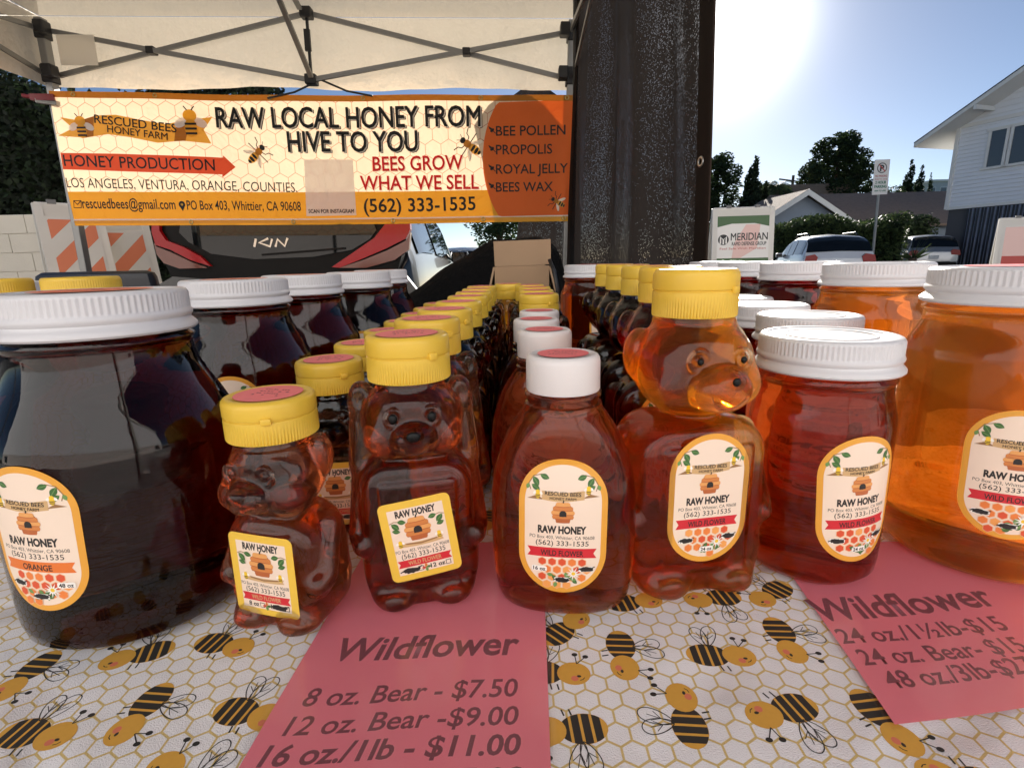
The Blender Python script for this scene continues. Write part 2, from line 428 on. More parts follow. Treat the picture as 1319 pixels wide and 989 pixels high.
X, Y, Z = px3(1150, 238, 48); tree('broadleaf_tree', X, Y, Z, 3.0, 'low thin tree just right of the parking sign', n=1500, size=.25, seed=8)
for x_, y_, Yd, w_, lb, sd in ((972, 205, 38, 1.5, 'tallest slim cypress left of the palm', 21), (986, 236, 38, 1.1, 'shorter cypress right beside the tallest cypress', 22), (960, 240, 39, 1.2, 'stubby cypress at the left foot of the tallest cypress', 23),
        (1175, 208, 60, 1.5, 'leftmost cypress of the pair near the white house', 24), (1188, 216, 60, 1.4, 'right hand cypress of the pair near the white house', 25), (1201, 225, 60, .9, 'thin cypress touching the pale far building', 26), (1160, 240, 60, 1.0, 'smallest cypress by the parking sign', 27)):
    X, Y, Z = px3(x_, y_, Yd); cypress(X, Y, Z, w_, lb, sd)
# palm
X, Y, Z = px3(1001, 232, 42); root = empty('palm_tree', (X, Y, 0), 0, 'bushy palm tree between the cypress and the utility pole', 'palm tree', 'trees along the skyline')
tr = MB(); tr.tube([(0, 0, 0), (.1, 0, Z*.5), (0, 0, Z - .5)], [.3, .24, .2], BARK, 8); tr.build('trunk', root)
mb = MB()
for i in range(46):
    a = rnd.uniform(0, 6.28); e = rnd.uniform(-.4, 1.3); P = []
    for k in range(6):
        t = k/5; P.append(Vector((math.cos(a)*1.6*t*math.cos(e*.6), math.sin(a)*1.6*t*math.cos(e*.6), Z - .5 + 1.3*t*math.sin(e) - 1.0*t*t)))
    for k in range(5):
        d = (P[k+1] - P[k]); sd_ = d.cross(Vector((0, 0, 1))).normalized()
        for s in (-1, 1):
            for j in range(3):
                q0 = P[k] + d*(j/3); mb.add([q0, q0 + d*.25, q0 + d*.5 + sd_*s*.28 - Vector((0, 0, .14))], [(0, 1, 2)], LEAF2)
mb.build('crown', root, fix=False)
# utility pole
X, Y, Z = px3(1022, 226, 60); root = empty('utility_pole', (X, Y, 0), 0, 'wooden utility pole with crossarm beyond the roofs', 'utility pole')
POLE = mat('pole_wood', (.10, .075, .055), .85)
mb = MB(); mb.tube([(0, 0, 0), (0, 0, Z)], [.2, .14], POLE, 8); mb.build('post', root)
mb = MB(); mb.box((0, -.15, Z - .6), (3.2, .12, .14), POLE, Matrix.Rotation(R(8), 3, 'Y')); mb.build('crossarm', root)

def hedge(name, x0, x1, y, dpt, h, label, n, size, mats, seed, rz=0.0, bumpy=.25, cat='hedge', group=None):
    rs = random.Random(seed); L = x1 - x0; root = empty(name, ((x0+x1)/2, y, 0), R(rz), label, cat, group); mb = MB()
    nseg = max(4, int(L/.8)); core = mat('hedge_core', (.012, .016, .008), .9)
    V = []; F = []
    for i in range(nseg+1):
        hh = h*(.86 + .06*math.sin(i*1.7 + seed)); xx = -L/2 + .15 + (L - .3)*i/nseg
        V += [(xx, -dpt*.38, 0), (xx, -dpt*.40, hh*.8), (xx, -dpt*.2, hh), (xx, dpt*.2, hh), (xx, dpt*.40, hh*.8), (xx, dpt*.38, 0)]
    for i in range(nseg):
        for k in range(5): a = i*6 + k; F.append((a, a+1, a+7, a+6))
    F += [(0, 1, 2, 3, 4, 5), tuple(reversed([nseg*6 + k for k in range(6)]))]
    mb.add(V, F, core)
    for _ in range(n):
        t = rs.random(); xx = rs.uniform(-L/2, L/2); top = rs.random() < .38
        hh = h*(.90 + .07*math.sin((xx + L/2)/L*nseg*1.7 + seed)) + rs.gauss(0, bumpy*.22)
        if top: p = Vector((xx, rs.uniform(-dpt*.45, dpt*.45), hh + rs.uniform(-.1, .1)))
        else: p = Vector((xx, -dpt*.42 - abs(rs.gauss(0, bumpy*.3)), hh*rs.random()**.8))
        s = size*rs.uniform(.6, 1.4); u = Vector((rs.gauss(0, 1), rs.gauss(0, 1), rs.gauss(0, 1))).normalized(); v = u.orthogonal().normalized()
        mb.add([p - u*s*.5, p + v*s*.3, p + u*s*.5, p - v*s*.3], [(0, 1, 2, 3)], rs.choice(mats))
    mb.build('foliage', root, fix=False); return root
a0 = at(996, 300, 20).x; a1 = at(1168, 300, 20).x
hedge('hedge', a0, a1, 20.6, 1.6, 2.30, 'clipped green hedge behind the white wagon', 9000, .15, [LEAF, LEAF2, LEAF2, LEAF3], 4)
a0 = at(1170, 300, 25).x; a1 = at(1226, 300, 25).x
hedge('hedge', a0, a1, 26.5, 1.5, 2.6, 'darker hedge behind the silver car by the white house', 3000, .16, [LEAF, LEAF2, LEAF], 9)
hedge('hedge', at(905, 300, 15).x, at(928, 300, 15).x, 15, .8, 1.7, 'small sunlit bush at the edge of the black curtain', 900, .14, [LEAF2, LEAF3], 11, cat='bush')
hedge('ivy_hedge', -9.5, -2.9, 7.2, 1.0, 3.3, 'tall dark ivy hedge behind the white wall and barricades', 34000, .075, [IVY, IVY, LEAF], 14, bumpy=.35, cat='hedge')
# agave at the hedge end
X, Y, _ = px3(1176, 330, 18); root = empty('agave_plant', (X, Y, 0), 0, 'spiky pale green plant at the right end of the hedge', 'plant'); mb = MB()
for i in range(34):
    a = rnd.uniform(0, 6.28); e = rnd.uniform(.2, 1.4); l = rnd.uniform(.5, .9); d = Vector((math.cos(a)*math.cos(e), math.sin(a)*math.cos(e), math.sin(e))); s_ = d.orthogonal().normalized()*.05
    mb.add([Vector((0, 0, .7)) + s_, Vector((0, 0, .7)) - s_, Vector((0, 0, .7)) + d*l*1.1], [(0, 1, 2)], LEAF3)
mb.tube([(0, 0, 0), (0, 0, .75)], .12, BARK, 8); mb.build('leaves', root, fix=False)

# ------------------------------------------------------------------ buildings
SIDE = mat('siding_white', srgb(242, 244, 247), .6, noise=.05, nscale=2); TRIMW = mat('trim_white', srgb(236, 234, 228), .5); GLASSD = mat('window_glass', (.05, .06, .07), .06, spec=.9)
SHING = mat('shingle_brown', (.26, .185, .14), .9, noise=.25, nscale=5, bump=.5, bscale=14); SHINGT = mat('shingle_tan', (.24, .17, .11), .9, noise=.2, nscale=5); ROOFG = mat('roof_grey', (.10, .11, .12), .8, noise=.2, nscale=5)
GREYW = mat('stucco_grey', srgb(150, 160, 172), .8, noise=.08, nscale=3); CURT = mat('room_curtain', srgb(170, 150, 120), .8)
# white clapboard house on the right
C0 = at(1219.5, 273, 24); ang = math.atan2(-.952, .306)
hs = empty('clapboard_house', (C0.x, C0.y, 0), ang, 'white clapboard house with wide eaves on the right edge', 'house')
# local x runs along the visible wall towards the viewer, local y away from the street (to the right)
LW, DW, zb, zt = 9.5, 8.0, 2.72, 6.05
mb = MB(); nl = 26; lap = (zt - zb)/nl; V = []; F = []
def wall_laps(mb, x0, x1, y, z0, z1, n, flip=1):
    for i in range(n):
        a = z0 + (z1 - z0)*i/n; b = z0 + (z1 - z0)*(i+1)/n
        mb.add([(x0, y - .06*flip, a), (x1, y - .06*flip, a), (x1, y - .006*flip, b), (x0, y - .006*flip, b)], [(0, 1, 2, 3)], SIDE)
        mb.add([(x0, y - .006*flip, a), (x1, y - .006*flip, a), (x1, y - .06*flip, a), (x0, y - .06*flip, a)], [(0, 1, 2, 3)], SIDE)
mb.box((LW/2, DW/2, (zb+zt)/2), (LW, DW - .02, zt - zb - .01), SIDE)
sgn = 1
wall_laps(mb, 0, LW, 0, zb, zt, 21)
apx = LW/2; ph = 2.5; NB = 12
for i in range(NB):
    a = zt + ph*i/NB; b = zt + ph*(i+1)/NB; f0 = i/NB; f1 = (i+1)/NB
    mb.add([(apx*f0, -.03, a), (LW - apx*f0, -.03, a), (LW - apx*f1, 0, b), (apx*f1, 0, b)], [(0, 1, 2, 3)], SIDE)
mb.box((LW/2, -.05, zt), (LW, .06, .14), TRIMW); mb.box((0, -.04, (zb+zt)/2), (.14, .14, zt - zb), TRIMW); mb.box((LW/2, -.05, zb + .03), (LW, .08, .12), TRIMW)
mb.build('wall', hs)
mb = MB(); oh = 1.1
for s in (0, 1):
    e0 = (-oh*1.0, zt - oh*ph/apx) if s == 0 else (LW + oh, zt - oh*ph/apx)
    x0, z0 = e0; x1, z1 = apx, zt + ph; th = .16
    for (ya, yb, m_, dz) in ((-oh, DW + oh, ROOFG, .0),):
        mb.add([(x0, ya, z0 + th), (x1, ya, z1 + th), (x1, yb, z1 + th), (x0, yb, z0 + th), (x0, ya, z0 + th - .04), (x1, ya, z1 + th - .04), (x1, yb, z1 + th - .04), (x0, yb, z0 + th - .04)], [(0, 1, 2, 3), (4, 7, 6, 5), (0, 4, 5, 1), (3, 2, 6, 7), (0, 3, 7, 4), (1, 5, 6, 2)], ROOFG)
        mb.add([(x0, ya + .02, z0 + .115), (x1, ya + .02, z1 + .115), (x1, yb - .02, z1 + .115), (x0, yb - .02, z0 + .115), (x0, ya + .02, z0 - .05), (x1, ya + .02, z1 - .05), (x1, yb - .02, z1 - .05), (x0, yb - .02, z0 - .05)], [(0, 1, 2, 3), (4, 7, 6, 5), (0, 4, 5, 1), (3, 2, 6, 7), (0, 3, 7, 4), (1, 5, 6, 2)], TRIMW)
for k in (.12, .5, .88):
    mb.box((LW*k, -oh/2, zt + ph*(1 - abs(k - .5)*2) - .16), (.12, oh, .16), TRIMW)
mb.build('roof', hs)
for wx, ww, n_ in ((1.55, .62, 1), (3.1, 2.2, 3), (6.6, 2.2, 3)):
    wz0, wz1 = 4.25, 5.62; fr = MB()
    fr.box((wx, -.09, wz1 + .05), (ww + .24, .07, .12), TRIMW); fr.box((wx, -.10, wz0 - .05), (ww + .3, .10, .09), TRIMW)
    for i in range(n_ + 1): fr.box((wx - ww/2 + ww*i/n_, -.085, (wz0 + wz1)/2), (.10, .064, wz1 - wz0), TRIMW)
    w = fr.build('window', hs); mb = MB(); mb.box((wx, -.078, (wz0+wz1)/2), (ww, .012, wz1 - wz0), GLASSD); mb.build('pane', w)
mb = MB(); BLKM = mat('gate_metal', (.035, .038, .045), .45, metal=.3)
n = 64
for i in range(n): mb.box((.9 + i*.135, -.10 - (.03 if i % 2 else 0), 1.38), (.062, .03, 2.6), BLKM)
mb.box((5.2, -.05, 1.36), (8.7, .03, 2.6), mat('gate_sheet', srgb(150, 160, 182), .5, noise=.3, nscale=2)); mb.build('gate', hs)
mb = MB(); mb.box((LW/2, DW/2, 1.35), (LW - .1, DW - .1, 2.7), mat('lower_wall', (.09, .09, .095), .8)); mb.build('lower_wall', hs)
# low house with the brown roof
def low_house(x0, x1, y, dep, ze, zr, label, roofm, gable=None, wallm=GREYW):
    root = empty('bungalow', (x0, y, 0), 0, label, 'house', 'low houses behind the hedge'); L = x1 - x0
    mb = MB(); mb.box((L/2, dep/2, ze/2), (L, dep, ze), wallm)
    mb.add([(0, 0, ze), (0, dep, ze), (0, dep/2, zr)], [(0, 1, 2)], wallm); mb.add([(L, 0, ze), (L, dep, ze), (L, dep/2, zr)], [(0, 1, 2)], wallm); wl = mb.build('wall', root)
    mb = MB(); o = .5; sl = (zr - ze)/(dep/2)
    for s in (0, 1):
        ya = -o if s == 0 else dep + o; za = ze - o*sl
        mb.add([(-o, ya, za + .02), (L + o, ya, za + .02), (L + o, dep/2, zr + .02), (-o, dep/2, zr + .02), (-o, ya, za + .16), (L + o, ya, za + .16), (L + o, dep/2, zr + .16), (-o, dep/2, zr + .16)], [(0, 3, 2, 1), (4, 5, 6, 7), (0, 1, 5, 4), (0, 4, 7, 3), (1, 2, 6, 5), (2, 3, 7, 6)], roofm)
    mb.build('roof', root)
    if gable:
        gx, gw, gy, gz = gable; mb = MB(); g0 = gz - gw*.62
        mb.add([(gx - gw, gy, 0), (gx + gw, gy, 0), (gx + gw, gy, g0), (gx, gy, gz), (gx - gw, gy, g0)], [(0, 1, 2, 3, 4)], wallm); mb.build('gable_wall', root)
        mb = MB()
        for s in (-1, 1):
            a = Vector((gx + s*(gw + .55), 0, g0 - .55*.62)); b = Vector((gx, 0, gz))
            for yy0, yy1, m_, d0, d1 in ((gy - .5, dep/2, roofm, .10, .2),):
                mb.add([(a.x, yy0, a.z + d0), (b.x, yy0, b.z + d0), (b.x, yy1, b.z + d0), (a.x, yy1, a.z + d0), (a.x, yy0, a.z + d1), (b.x, yy0, b.z + d1), (b.x, yy1, b.z + d1), (a.x, yy1, a.z + d1)], [(0, 3, 2, 1), (4, 5, 6, 7), (0, 1, 5, 4), (1, 2, 6, 5), (2, 3, 7, 6), (3, 0, 4, 7)], m_)
            mb.add([(a.x, gy - .56, a.z - .12), (b.x, gy - .56, b.z - .12), (b.x, gy - .56, b.z + .19), (a.x, gy - .56, a.z + .19), (a.x, gy - .52, a.z - .12), (b.x, gy - .52, b.z - .12), (b.x, gy - .52, b.z + .19), (a.x, gy - .52, a.z + .19)], [(0, 1, 2, 3), (4, 7, 6, 5), (0, 4, 5, 1), (3, 2, 6, 7)], TRIMW)
        mb.build('porch_roof', root)
        for k in (-.35, .35):
            f_ = MB(); f_.box((gx + gw*k, gy - .03, g0 - .55), (gw*.46, .06, 1.0), TRIMW); w_ = f_.build('window', root); q_ = MB(); q_.box((gx + gw*k, gy - .065, g0 - .55), (gw*.38, .012, .86), GLASSD); q_.build('pane', w_)
    return root
p0 = at(1030, 252, 36); p1 = at(1222, 256, 36); gp = at(1035, 250, 31)
low_house(p0.x - 1.5, p1.x + 2, 32, 8, 2.6, p0.z - .1, 'low bungalow with a brown shingle roof and white trimmed gable', SHING, (gp.x - p0.x + 1.5, 2.9, -1.0, gp.z))
p0 = at(985, 256, 44); p1 = at(1040, 240, 44)
low_house(p0.x, p1.x + 3, 41, 6, 3.0, p1.z, 'tan roofed house behind the cypress trees', SHINGT)
p0 = at(1203, 234, 72); p1 = at(1260, 232, 72)
root = empty('pale_building', ((p0.x+p1.x)/2, 75, 0), 0, 'pale flat topped building far behind, left of the white house', 'building')
mb = MB(); mb.box((0, 0, p0.z/2), (p1.x - p0.x, 6, p0.z), mat('pale_wall', srgb(190, 195, 196), .8)); mb.box((0, 0, p0.z + .1), (p1.x - p0.x + .4, 6.4, .25), TRIMW); mb.build('wall', root)
for i in range(5):
    f_ = MB(); f_.box((-4.5 + i*1.5, -3.03, p0.z - 1.3), (.9, .05, 1.2), TRIMW); w_ = f_.build('window', root); q_ = MB(); q_.box((-4.5 + i*1.5, -3.06, p0.z - 1.3), (.76, .012, 1.05), GLASSD); q_.build('pane', w_)
# across the aisle, behind the photographer: a cream shop front in full sun (hinted in the car glass, made tall and pale to fill the stall with light)
CBK = mat('shop_frame', (.03, .03, .03), .5); CRM = mat('pale_render', srgb(224, 226, 232), .8, noise=.06, nscale=1); PAVE = mat('pale_bounce_paving', (.38, .37, .36), .85, noise=.12, nscale=3)
mb = MB(); mb.add([(-16, -11, .004), (16, -11, .004), (16, -.6, .004), (-16, -.6, .004)], [(0, 1, 2, 3)], PAVE); props(mb.build('bounce_paving', fix=False), kind='structure')  # unseen pale paving, added to bounce sunlight up at the stall
root = empty('fill_shop_front', (0, -6.5, 0), 0, 'long pale blue shop front across the aisle, added unseen to light the stall', 'building')
mb = MB(); mb.box((0, -3, 5.7), (34, 6, 6.6), CRM); mb.box((0, .05, 9.05), (34.4, .5, .25), TRIMW); mb.build('wall', root)
mb = MB(); mb.box((0, -3.05, 1.2), (34, 6, 2.4), mat('umber_render', srgb(196, 190, 188), .8, noise=.1, nscale=1)); mb.build('base_wall', root)
for i in (0, 8):
    f_ = MB(); f_.box((-14 + i*3.5, .0, 1.3), (1.5, .10, 1.6), CBK); w_ = f_.build('window', root); q_ = MB(); q_.box((-14 + i*3.5, .06, 1.3), (1.3, .014, 1.4), GLASSD); q_.build('pane', w_)
# white boundary wall on the left
mb = MB(); a = at(-80, 275, 5.6); b = at(49, 275, 5.6); hw = b.z
WW = mat('painted_block', srgb(214, 206, 190), .8, noise=.08, nscale=3, bump=.2, bscale=60)
for j in range(8):
    z0 = hw*j/8
    xr_ = b.x
    for i in range(8):
        w_ = .2 if (i == 0 and j % 2) else .4
        mb.box((xr_ - w_/2, 5.75, z0 + hw/16), (w_ - .006, .2, hw/8 - .006), WW, bev=.004); xr_ -= w_
mb.box((b.x - 1.5, 5.755, hw/2 - .01), (2.98, .186, hw - .03), WW)
props(mb.build('block_wall'), 'low white painted block wall at the left edge under the ivy', 'wall')

# ------------------------------------------------------------------ cars
TYRE = mat('tyre_rubber', (.012, .012, .012), .8); RIM = mat('rim_metal', (.55, .55, .56), .3, metal=1); CGL = mat('car_glass', (.004, .006, .008), .03, spec=.42); CBLK = mat('car_trim', (.004, .004, .0045), .4, spec=.12)
REDL = mat('tail_red', srgb(150, 8, 20), .18, spec=.35); CLRL = mat('tail_clear', srgb(104, 62, 54), .12, spec=.6); CHROME = mat('chrome', (.85, .85, .86), .15, metal=1)
WHTP = mat('plate_white', (.75, .75, .73), .5)
def car(name, loc, rz, paint, label, L=4.3, W=1.80, H=1.55, group=None, tails='round', rails=False, ditch=.25):
    """rear at local y=0, nose at +y"""
    root = empty(name, loc, rz, label, 'car', group); hb = W/2
    zb = H*.60
    st = [(0.0, .42, .55, .60, .62), (.02, .36, zb*.93, zb*.95, .90), (.10, .32, zb*1.01, zb*1.05, .965), (.28, .30, zb*1.02, H*.86, .985), (.55, .28, zb*1.02, H*.965, 1.0), (1.3, .26, zb*1.01, H, 1.0), (2.0, .26, zb*.99, H*.985, 1.0),
          (2.5, .26, zb*.97, H*.90, 1.0), (3.15*L/4.3, .27, zb*.95, zb*1.03, .985), (3.7*L/4.3, .29, zb*.86, zb*.93, .95), (4.1*L/4.3, .32, zb*.72, zb*.80, .90), (L, .42, .50, .58, .74)]
    st = [(s[0]*(L/4.3) if i < 8 else s[0], *s[1:]) for i, s in enumerate(st)]
    def sec(s):
        y, zs, zbelt, zr, wf = s; w = hb*wf; k = min(1, max(0, (zr - zbelt)/(H - zb)))
        return [(w*.90, y, zs), (w*.985, y, zs + .12), (w, y, zs + (zbelt - zs)*.55), (w*.965, y, zbelt), (w*(.965 - .19*k), y, zbelt + (zr - zbelt)*.86), (w*(.87 - .25*k), y, zr - .015), (0, y, zr + .03*k)]
    V = []; F = []; n = 13
    for s in st:
        h_ = sec(s); V += h_ + [(-x, y, z) for x, y, z in h_[-2::-1]]
    for i in range(len(st)-1):
        for k in range(n-1): a = i*n + k; F.append((a, a+1, a+n+1, a+n))
        F.append((i*n, i*n + n, i*n + 2*n - 1, i*n + n - 1))
    F.append(tuple(range(n))); F.append(tuple(reversed(range((len(st)-1)*n, len(st)*n))))
    mb = MB(); mb.add(V, F, paint); body = mb.build('body', root, smooth=38)
    md = body.modifiers.new('bevel', 'BEVEL'); md.width = .03; md.segments = 2; md.limit_method = 'ANGLE'; md.angle_limit = R(25)
    def P(yi, ti, side, out):
        i = int(min(len(st)-2, max(0, yi))); f = yi - i; k = int(min(5, max(0, ti))); g = ti - k
        a, b = sec(st[i]), sec(st[i+1]); lerp = lambda p, q, t: Vector(p)*(1-t) + Vector(q)*t
        p = lerp(lerp(a[k], a[k+1], g), lerp(b[k], b[k+1], g), f)
        e1 = lerp(b[k], b[k+1], g) - lerp(a[k], a[k+1], g); e2 = lerp(a[k+1], b[k+1], f) - lerp(a[k], b[k], f); nn = e1.cross(e2)
        if nn.length > 1e-6: nn.normalize()
        if nn.x + nn.z*.5 < 0: nn = -nn
        p = p + nn*out; return Vector((p.x*side, p.y, p.z))
    def panel(nm, y0, y1, t0, t1, side, m, out=.012, ny=6, nt=3, par=None):
        mb = MB(); V = []; F = []
        for i in range(ny+1):
            for j in range(nt+1): V.append(P(y0 + (y1-y0)*i/ny, t0 + (t1-t0)*j/nt, side, out))
        for i in range(ny):
            for j in range(nt): a = i*(nt+1) + j; F.append((a, a+1, a+nt+2, a+nt+1))
        mb.add(V, F, m); return mb.build(nm, par or root, smooth=True, fix=False)
    for s in (-1, 1):
        panel('window', 3.3, 4.9, 3.12, 3.92, s, CGL); panel('window', 5.08, 5.95, 3.10, 3.92, s, CGL); panel('window', 6.05, 7.2, 3.10, 3.90, s, CGL)
    # rear glass and windscreen
    for nm, y0, y1 in (('rear_window', 2.25, 3.75), ('windscreen', 7.1, 7.95)):
        mb = MB(); V = []; F = []
        for i in range(7):
            row = [P(y0 + (y1-y0)*i/6, t, 1, .014) for t in (4.1, 4.6, 5.1, 5.6, 6.0)]
            V += row + [Vector((-p.x, p.y, p.z)) for p in row[-2::-1]]
        for i in range(6):
            for j in range(8): a = i*9 + j; F.append((a, a+1, a+10, a+9))
        mb.add(V, F, CGL); mb.build(nm, root, smooth=True, fix=False)
    for s in (-1, 1):
        if tails == 'round':
            mb = MB(); mb.prism([(0, 0), (.30, .02), (.34, .16), (.26, .24), (.05, .20)], .22, REDL, off=(0, 0, 0)); t = mb.build('tail_light', root); t.location = (s*(hb*.97) , -.01, zb*.80); t.scale.x = -s
        for yy in (.78*L/4.3, 3.45*L/4.3):
            w = empty('wheel', (s*(hb - .10), yy, .32)); w.parent = root
            mb = MB(); mb.lathe([(.18, -.10), (.29, -.105), (.32, -.08), (.325, 0), (.32, .08), (.29, .105), (.18, .10)], TYRE, 32); o = mb.build('tyre', w, smooth=40); o.rotation_euler = (0, math.pi/2, 0)
            mb = MB(); mb.lathe([(.02, -.06), (.19, -.085), (.205, 0), (.19, .085), (.02, .06)], RIM, 24); o = mb.build('rim', w, smooth=40); o.rotation_euler = (0, math.pi/2, 0)
        mb = MB(); mb.box((s*(hb*1.0 + .06), 2.62*L/4.3, zb*1.06), (.20, .09, .13), paint, bev=.03); mr = mb.build('mirror', root, smooth=40); mb = MB(); mb.box((s*(hb + .065), 2.62*L/4.3 - .047, zb*1.06), (.16, .01, .10), CGL); mb.build('mirror_glass', mr)
        mb = MB(); mb.box((s*(hb*.995), 1.55*L/4.3, zb*.86), (.03, .16, .03), paint, bev=.008); mb.build('handle', root)
        mb = MB(); mb.box((s*(hb*.995), 2.35*L/4.3, zb*.86), (.03, .16, .03), paint, bev=.008); mb.build('handle', root)
        if rails:
            mb = MB(); mb.tube([(s*hb*.66, .75, H - .03), (s*hb*.68, .95, H + .05), (s*hb*.68, 2.0, H + .05), (s*hb*.66, 2.25, H - .02)], .018, CBLK, 8); mb.build('roof_rail', root)
    mb = MB(); mb.box((0, .03, .40), (W*.86, .12, .22), CBLK, bev=.03); mb.build('bumper', root)
    mb = MB(); mb.box((0, -.012, zb*.72), (.34, .016, .16), WHTP, bev=.004); mb.build('number_plate', root)
    return root
PW = mat('paint_white', srgb(214, 218, 222), .25, coat=.6); PS = mat('paint_silver', (.35, .36, .37), .3, metal=.6, coat=.6); PG = mat('paint_graphite', (.018, .022, .025), .28, metal=.3, coat=.6)
p = at(1082, 330, 14.2)
wagon = car('parked_car', (p.x, p.y, 0), R(-15), PW, 'white wagon with roof rails parked before the hedge', L=4.2, W=1.78, H=1.46, group='cars parked in the street', rails=True)
p = at(1203, 330, 22); car('parked_car', (p.x, p.y, 0), R(-24), PS, 'silver car in shade before the white house', H=1.62, group='cars parked in the street')
p = at(640, 330, 21); car('parked_car', (p.x, p.y, 0), R(78), PW, 'white car far down the street glimpsed under the banner', H=1.5, group='cars parked in the street')
X, Y, Z = px3(640, 200, 34); tree('broadleaf_tree', X, Y, Z, 7, 'street tree far behind the banner', n=4000, seed=31, size=.3)

# the crossover right behind the stall
kx = (at(203, 320, 3.66).x + at(527, 320, 3.66).x)/2
kia = car('parked_car', (kx, 3.66, 0), 0, PG, 'dark grey hatchback parked tail first right behind the banner', L=4.2, W=1.80, H=1.60, group='cars parked in the street', tails='none')
def on_rear(px_pts, dep, off, m, nm, par=None):
    P = [at(x, y, 3.62) for x, y in px_pts]; mb = MB(); mb.prism([(p.x - kx, p.z) for p in P], dep, m, off=(0, -off, 0))
    o = mb.build(nm, par or kia); return o
hatch = on_rear([(212, 250), (520, 250), (526, 300), (512, 352), (440, 362), (300, 362), (222, 356), (206, 320)], .10, .055, CBLK, 'hatch_panel')
gl = on_rear([(240, 250), (470, 250), (486, 297), (478, 308), (455, 322), (405, 331), (330, 334), (275, 327), (246, 312), (234, 300)], .03, .068, CGL, 'rear_window')
mb = MB()
for s in (-1,): pass
lL = on_rear([(200, 250), (209, 250), (211, 298), (219, 310), (240, 318), (262, 330), (276, 343), (250, 335), (225, 322), (206, 316), (201, 300)], .06, .085, REDL, 'tail_light')
on_rear([(203, 312), (207, 318), (225, 325), (250, 337), (272, 345), (236, 346), (216, 339), (207, 328)], .05, .082, CLRL, 'reverse_lamp', lL)
lR = on_rear([(511, 250), (527, 250), (530, 296), (524, 308), (500, 320), (470, 333), (440, 345), (430, 344), (458, 325), (484, 307), (499, 288)], .06, .085, REDL, 'tail_light')
on_rear([(440, 345), (470, 335), (501, 322.5), (525, 310), (530, 300), (528, 322), (510, 335), (474, 345)], .05, .082, CLRL, 'reverse_lamp', lR)
on_rear([(196, 372), (230, 352), (440, 364), (520, 352), (536, 372), (536, 460), (196, 460)], .06, .045, PG, 'lower_hatch')
A = Art(); bp = lambda x, y: (at(x, y, 3.56).x - kx, at(x, y, 3.56).z)
for pl in ([(327, 307.5), (325, 318)], [(343, 307), (331, 312.5), (345.5, 317.5), (348, 307.5)], [(352.5, 318), (355, 308), (364.5, 317), (368, 306.5)]): A.line([bp(*p) for p in pl], .015, mat('badge_white', (.9, .9, .9), .3))
mb = MB(); A.emit(mb, lambda u, v, h: (u, -.072 - h, v), 1e-4); mb.build('badge', gl, fix=False)
mb = MB(); a = at(345, 322, 3.56); mb.bar((a.x - kx - .05, -.08, a.z - .03), (a.x - kx + .5, -.085, a.z + .0), .02, .012, CBLK); mb.build('wiper', gl)
# ================================================================== the stall: tent, banner, curtain
YB = 3.03                                   # plane of the tent's back legs
STEEL = mat('tent_steel', (.27, .27, .26), .42, metal=.5, noise=.1, nscale=20); BPL = mat('black_plastic', (.015, .015, .016), .45)
CANV = mat('canopy_cloth', srgb(232, 222, 204), .75, trans=.16, noise=.07, nscale=1.6, bump=.5, bscale=9)
lx = at(58, 60, YB).x; rx = at(736, 70, YB).x; ze = at(400, 62, YB).z + .17; tw = rx - lx; cxm = (lx + rx)/2; YF = YB - tw
tent = empty('canopy_tent', (cxm - .05, (YB + YF)/2, 0), 0, 'white pop-up canopy tent over the honey stall with grey scissor trusses', 'canopy tent'); tent.rotation_euler.y = .0245; tent.scale.y = 1.20; tent.location.y = YB - tw*.60
T0 = Vector((cxm, (YB + YF)/2, 0)); hw2 = tw/2; pk = 3.25
def tl(p): return Vector(p) - T0
# roof cloth: four sagging slopes
mb = MB(); N = 22; rs = random.Random(4); ov = .06
for k in range(4):
    M4 = Matrix.Rotation(k*math.pi/2, 3, 'Z'); V = []; F = []
    for i in range(N+1):
        t = i/N
        for j in range(N+1):
            u = (j/N*2 - 1)*(1 - t)
            z = ze + (pk - ze)*t - .10*math.sin(math.pi*t)*(1 - (u/(1 - t + 1e-6))**2 if t < 1 else 0) + .012*math.sin(u*9 + k + t*5)*math.sin(math.pi*t)
            V.append(M4 @ Vector((u*(hw2 + ov), (hw2 + ov)*(1 - t), z)))
    for i in range(N):
        for j in range(N): a = i*(N+1) + j; F.append((a, a+1, a+N+2, a+N+1))
    mb.add(V, F, CANV)
mb.build('roof', tent, smooth=True, fix=False)
for k in (0, 1):
    M4 = Matrix.Rotation(k*math.pi/2, 3, 'Z'); mb = MB(); V = []; F = []; n1, n2 = 72, 8
    for j in range(n2+1):
        for i in range(n1+1):
            u = (i/n1*2 - 1)*(hw2 + ov + .004); t = j/n2
            V.append(M4 @ Vector((u, hw2 + ov + .004 + .012*math.sin(u*7 + k*2)*t + .005*math.sin(u*23)*t, ze - t*(.340 + .006*math.sin(u*5 + k)))))
    for j in range(n2):
        for i in range(n1): a = j*(n1+1) + i; F.append((a, a+1, a+n1+2, a+n1+1))
    mb.add(V, F, CANV); mb.build('valance', tent, smooth=True, fix=False)
